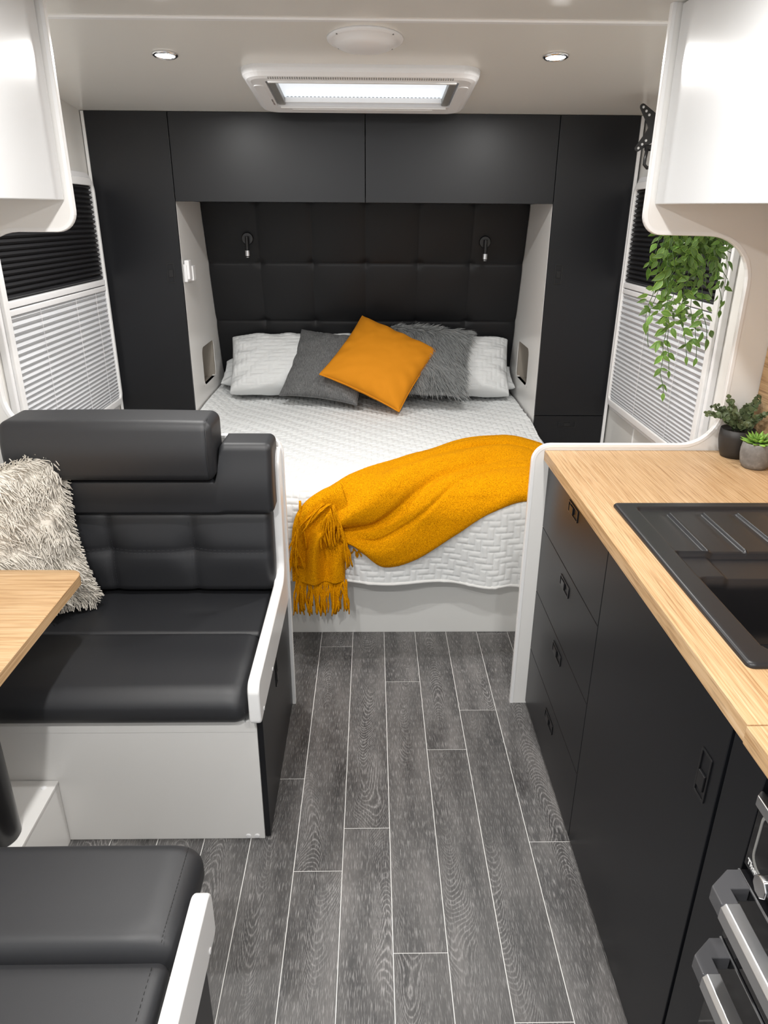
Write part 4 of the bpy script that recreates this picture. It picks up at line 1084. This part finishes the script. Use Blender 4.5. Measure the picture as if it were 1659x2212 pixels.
MB().tube([(cx, 3.0, cz), (cx, 3.05, cz), (1.12, 3.08, cz), (XR-.002, 3.09, cz)], .014, 14).build('swivel_arm', M_metalblack, r, smooth=True)
MB().box(XR-.008, XR-.0005, 3.04, 3.14, cz-.08, cz+.08).build('wall_plate', M_metalblack, r, bevel=.002)
MB().tube([(1.030, 2.985, 1.845), (1.085, 2.985, 1.845)], .011, 14).build('tilt_hinge', M_metalblack, r)
lp = [(1.036, 2.98, 1.845), (1.032, 2.978, 1.81), (1.031, 2.976, 1.788), (1.042, 2.975, 1.777), (1.066, 2.975, 1.779), (1.075, 2.976, 1.79), (1.068, 2.978, 1.815), (1.060, 2.98, 1.845)]
MB().tube(lp, .0065, 8).build('release_lever', M_metalblack, r, smooth=True)

# ------------------------------------------------------------ plants
def leaf_mesh(name, L_, W_, m, cup=.15, nose=1.0, n=5, droop=.15, thick=0):
    v = []; f = []; e = []
    for i in range(n+1):
        t = i/n; wd = W_/2*max(math.sin(PI*min(t**.72*1.0, 1)), 0)**1.1 if nose else W_/2*math.sqrt(max(1-(2*t-1)**2, 0))
        wd = max(wd, .0003)
        for j, s in enumerate((-1, -.78, 0, .78, 1)):
            x = s*wd; z = -droop*L_*t*t+cup*abs(x)*1.2+(thick*(1-s*s)*math.sin(PI*min(max(t, .05), .97)) if thick else 0); v.append((x, t*L_, z)); e.append(1.0 if abs(s) == 1 else (.12 if abs(s) < .9 and s != 0 else .3))
    for i in range(n):
        for j in range(4): a = i*5+j; f.append((a, a+1, a+6, a+5))
    if thick:
        k = len(v); 
        for i in range(n+1):
            p = v[i*5+2]; v.append((0, p[1], p[2]-thick*1.9*math.sin(PI*min(max(i/n, .05), .97)))); e.append(.2)
        for i in range(n): f.append((i*5, i*5+5, k+i+1, k+i)); f.append((i*5+4, k+i, k+i+1, i*5+9))
    me = me_from(name, v, f); me.materials.append(m); me.polygons.foreach_set('use_smooth', [True]*len(me.polygons))
    at = me.attributes.new('edge', 'FLOAT', 'POINT'); at.data.foreach_set('value', e); return me
def put_leaf(name, me, p, d, upv, scale, parent):
    d = Vector(d).normalized(); u = Vector(upv); u = (u-d*u.dot(d)).normalized(); x = d.cross(u)
    m = Matrix((x*scale, d*scale, u*scale)).transposed().to_4x4(); m.translation = Vector(p)
    o = bpy.data.objects.new(name, me); COL.objects.link(o); o.parent = parent; o.matrix_parent_inverse = Matrix.Translation(parent.location).inverted(); o.matrix_basis = m
    return o
rp = empty('hanging_plant', (.96, 2.27, 1.60), 'trailing variegated green plant hanging in the rounded opening over the kitchen worktop', 'plant')
LM = [leaf_mesh('leaf', .036, .017, M_leaf, cup=.25, droop=.2), leaf_mesh('leaf', .030, .014, M_leaf, cup=-.1, droop=.35), leaf_mesh('leaf', .026, .010, M_leaf, cup=.4, droop=.1)]
strands = [
 [(.90, 1.60), (.885, 1.50), (.895, 1.40), (.905, 1.30), (.915, 1.22), (.922, 1.14), (.932, 1.085)],
 [(.93, 1.60), (.915, 1.48), (.93, 1.38), (.935, 1.28), (.955, 1.20), (.962, 1.145)],
 [(.89, 1.60), (.872, 1.52), (.868, 1.44), (.862, 1.36), (.860, 1.30)],
 [(.95, 1.60), (.945, 1.48), (.950, 1.38), (.965, 1.30), (.985, 1.235), (.990, 1.20)],
 [(.98, 1.60), (.985, 1.48), (1.0, 1.38), (1.02, 1.30), (1.04, 1.22), (1.048, 1.185)],
 [(1.0, 1.60), (1.01, 1.48), (1.025, 1.38), (1.045, 1.30), (1.058, 1.25)],
 [(1.03, 1.60), (1.04, 1.52), (1.06, 1.46), (1.08, 1.43)],
 [(1.01, 1.60), (1.03, 1.50), (1.045, 1.43), (1.062, 1.37), (1.075, 1.34)],
 [(.90, 1.60), (.87, 1.55), (.858, 1.50), (.85, 1.46)],
 [(.92, 1.60), (.92, 1.50), (.91, 1.42), (.90, 1.36)],
 [(.96, 1.60), (.965, 1.50), (.96, 1.42), (.965, 1.34)],
 [(.94, 1.60), (.935, 1.52), (.945, 1.45), (.94, 1.40)],
 [(1.02, 1.60), (1.04, 1.55), (1.06, 1.52), (1.085, 1.505)],
 [(.97, 1.60), (.98, 1.52), (.995, 1.46), (.99, 1.41)],
 [(.88, 1.60), (.89, 1.53), (.905, 1.46), (.895, 1.42)],
 [(.91, 1.60), (.905, 1.48), (.88, 1.38), (.875, 1.28), (.885, 1.22)]]
cnt = 0
for si, s in enumerate(strands):
    yb = 2.24+.07*((si*5) % 7)/7; pts = []
    P = [np.array((x, yb+.012*math.sin(i*1.7+si), z)) for i, (x, z) in enumerate(s)]
    seg = []
    for a, b in zip(P[:-1], P[1:]):
        n = max(int(np.linalg.norm(b-a)/.02), 1)
        for i in range(n): seg.append(a+(b-a)*i/n+np.array((.003*math.sin(len(seg)*1.3), .004*math.cos(len(seg)*.9), 0)))
    seg.append(P[-1])
    MB().tube(seg, .0011, 5).build('stem', M_stem, rp, smooth=True)
    tot = len(seg)
    for i, p in enumerate(seg):
        if cnt >= 292: break
        ends = i == tot-1
        for k in range(2 if not ends else 1):
            if not ends and p[2] > 1.30 and random.random() < .20: continue
            if not ends and i % 2 and p[2] < 1.30 : continue
            side = 1 if k else -1
            ang = random.uniform(-.6, .6)+ (0 if i % 2 else .6)
            d = (side*math.cos(ang)*1.0+random.uniform(-.3, .3), math.sin(ang)*.8*(1 if random.random() < .35 else -1), random.uniform(-1.5, -.1)) if not ends else (random.uniform(-.2, .2), -.1, -1)
            off = np.array((random.uniform(-.018, .018), random.uniform(-.012, .012), random.uniform(-.004, .008))) if p[2] > 1.2 and not ends else np.zeros(3)
            put_leaf('leaf', random.choice(LM), tuple(p+off), d, (random.uniform(-.9, .9), -1, random.uniform(-.1, .6)), random.uniform(.85, 1.3), rp); cnt += 1
V_ = []; F_ = []; E_ = []
for q in range(330):
    me = random.choice(LM); x = random.gauss(.975, .055); z = 1.60-abs(random.gauss(0, .085)); y = random.uniform(2.22, 2.33)
    x = min(max(x, .86), 1.07); d = Vector((random.uniform(-1, 1), random.uniform(-.6, .3), random.uniform(-1.3, .2))).normalized(); u = Vector((random.uniform(-.8, .8), -1, random.uniform(-.1, .8))); u = (u-d*u.dot(d)).normalized(); xx = d.cross(u)
    m = Matrix((xx, d, u)).transposed().to_4x4(); m.translation = Vector((x, y, z)); b0 = len(V_)
    V_ += [tuple(m @ v.co) for v in me.vertices]; F_ += [tuple(i+b0 for i in p_.vertices) for p_ in me.polygons]; E_ += [a_.value for a_ in me.attributes['edge'].data]
me = me_from('foliage', V_, F_); at = me.attributes.new('edge', 'FLOAT', 'POINT'); at.data.foreach_set('value', E_)
link('foliage', me, M_leaf, rp, smooth=True, kind='stuff')
# wall hook pot (out of sight behind the divider top) that carries the plant
MB().lathe([(.035, 1.60), (.05, 1.68), (.052, 1.69), (.048, 1.69), (.04, 1.67)], (.965, 2.30, 0), 24).build('hanging_pot', M_pot, rp, smooth=True)
MB().tube([(.965, 2.30, 1.67), (.965, 2.30, 2.08)], .0015, 6).build('hanging_cord', M_pot, rp)

def pot(name, c, prof_, m, label, cat='plant'):
    r = empty(name, c, label, cat); MB().lathe(prof_, c, 40).build('pot', m, r, smooth=True); return r
ZW = .9432
pc = (1.083, 2.018, ZW)
rp2 = pot('potted_plant', pc, [(.033, 0), (.037, .001), (.044, .02), (.049, .045), (.050, .063), (.0485, .085), (.047, .0855), (.045, .080)], M_pot, 'small potted plant with round dark green leaves in a black pot on the worktop corner')
MB().lathe([(.0445, .078), (.02, .079)], pc, 24).build('soil', M_soil, rp2)
EL = [leaf_mesh('leaf', .0205, .0185, M_euc, cup=.2, nose=0, droop=.1), leaf_mesh('leaf', .0155, .0135, M_euc, cup=-.15, nose=0, droop=.1)]
cnt = 0
for k in range(20):
    az = 2*PI*k/20*2.4+.3; out_ = [.030, .055, .085, .07][k % 4]; hh = [.098, .075, .040, .058][k % 4]*random.uniform(.8, 1.1)
    base_ = np.array(pc)+np.array((.015*math.cos(az), .015*math.sin(az), .08))
    tip = base_+np.array((out_*math.cos(az), out_*math.sin(az)*.75, hh))
    if k in (2, 6, 10): tip = base_+np.array((-.110+.012*(k % 3), -.01, .022+.014*(k % 4)))
    tip[0] = min(tip[0], 1.132); tip[1] = min(tip[1], 2.058)
    n = 9; pts = [base_*(1-t)+tip*t+np.array((0, 0, .012*math.sin(PI*t))) for t in np.linspace(0, 1, n)]
    MB().tube(pts, .0009, 5).build('stem', M_stem, rp2, smooth=True)
    for i in range(1, n):
        t = i/(n-1); ax_ = pts[i]-pts[i-1]
        for s in ((-1, 1) if i < n-1 else (-1, 1, 0)):
            sc_ = (1.15-.6*t)*random.uniform(.85, 1.15); q = i*PI/2+random.uniform(-.3, .3)
            side = np.array((math.cos(q)*s, math.sin(q)*s, .25)) if s else ax_*50
            p = pts[i].copy(); 
            d = side+ax_/np.linalg.norm(ax_)*.45
            if p[0] > 1.12 and d[0] > 0: d[0] *= -1
            if p[1] > 2.05 and d[1] > 0: d[1] *= -1
            put_leaf('leaf', random.choice(EL), tuple(p), tuple(d), (random.uniform(-.7, .3), -1.0, random.uniform(.3, 1.1)), sc_, rp2); cnt += 1
pc = (1.094, 1.915, ZW)
rp3 = pot('potted_succulent', pc, [(.027, 0), (.033, .002), (.040, .015), (.0435, .038), (.0435, .055), (.0405, .073), (.0385, .074), (.037, .068)], M_conc, 'small lime green succulent in a grey concrete pot in front of the black pot')
MB().lathe([(.0365, .066), (.02, .067)], pc, 24).build('soil', M_soil, rp3)
SLm = leaf_mesh('leaf', .038, .0165, M_succ, cup=.25, droop=-.12, thick=.0042)
for ring_, (n, el, ln, rr_) in enumerate([(11, .12, 1.0, .012), (10, .50, .95, .008), (8, .85, .82, .005), (5, 1.2, .62, .003)]):
    for i in range(n):
        az = 2*PI*(i+.5*ring_)/n+ring_*.4; e_ = el+random.uniform(-.06, .06); d = (math.cos(az)*math.cos(e_), math.sin(az)*math.cos(e_), math.sin(e_))
        put_leaf('leaf', SLm, (pc[0]+rr_*math.cos(az)-.002, pc[1]+rr_*math.sin(az), pc[2]+.070+ring_*.003), d, (-math.cos(az)*.6, -math.sin(az)*.6, 1), ln*random.uniform(.9, 1.1), rp3)
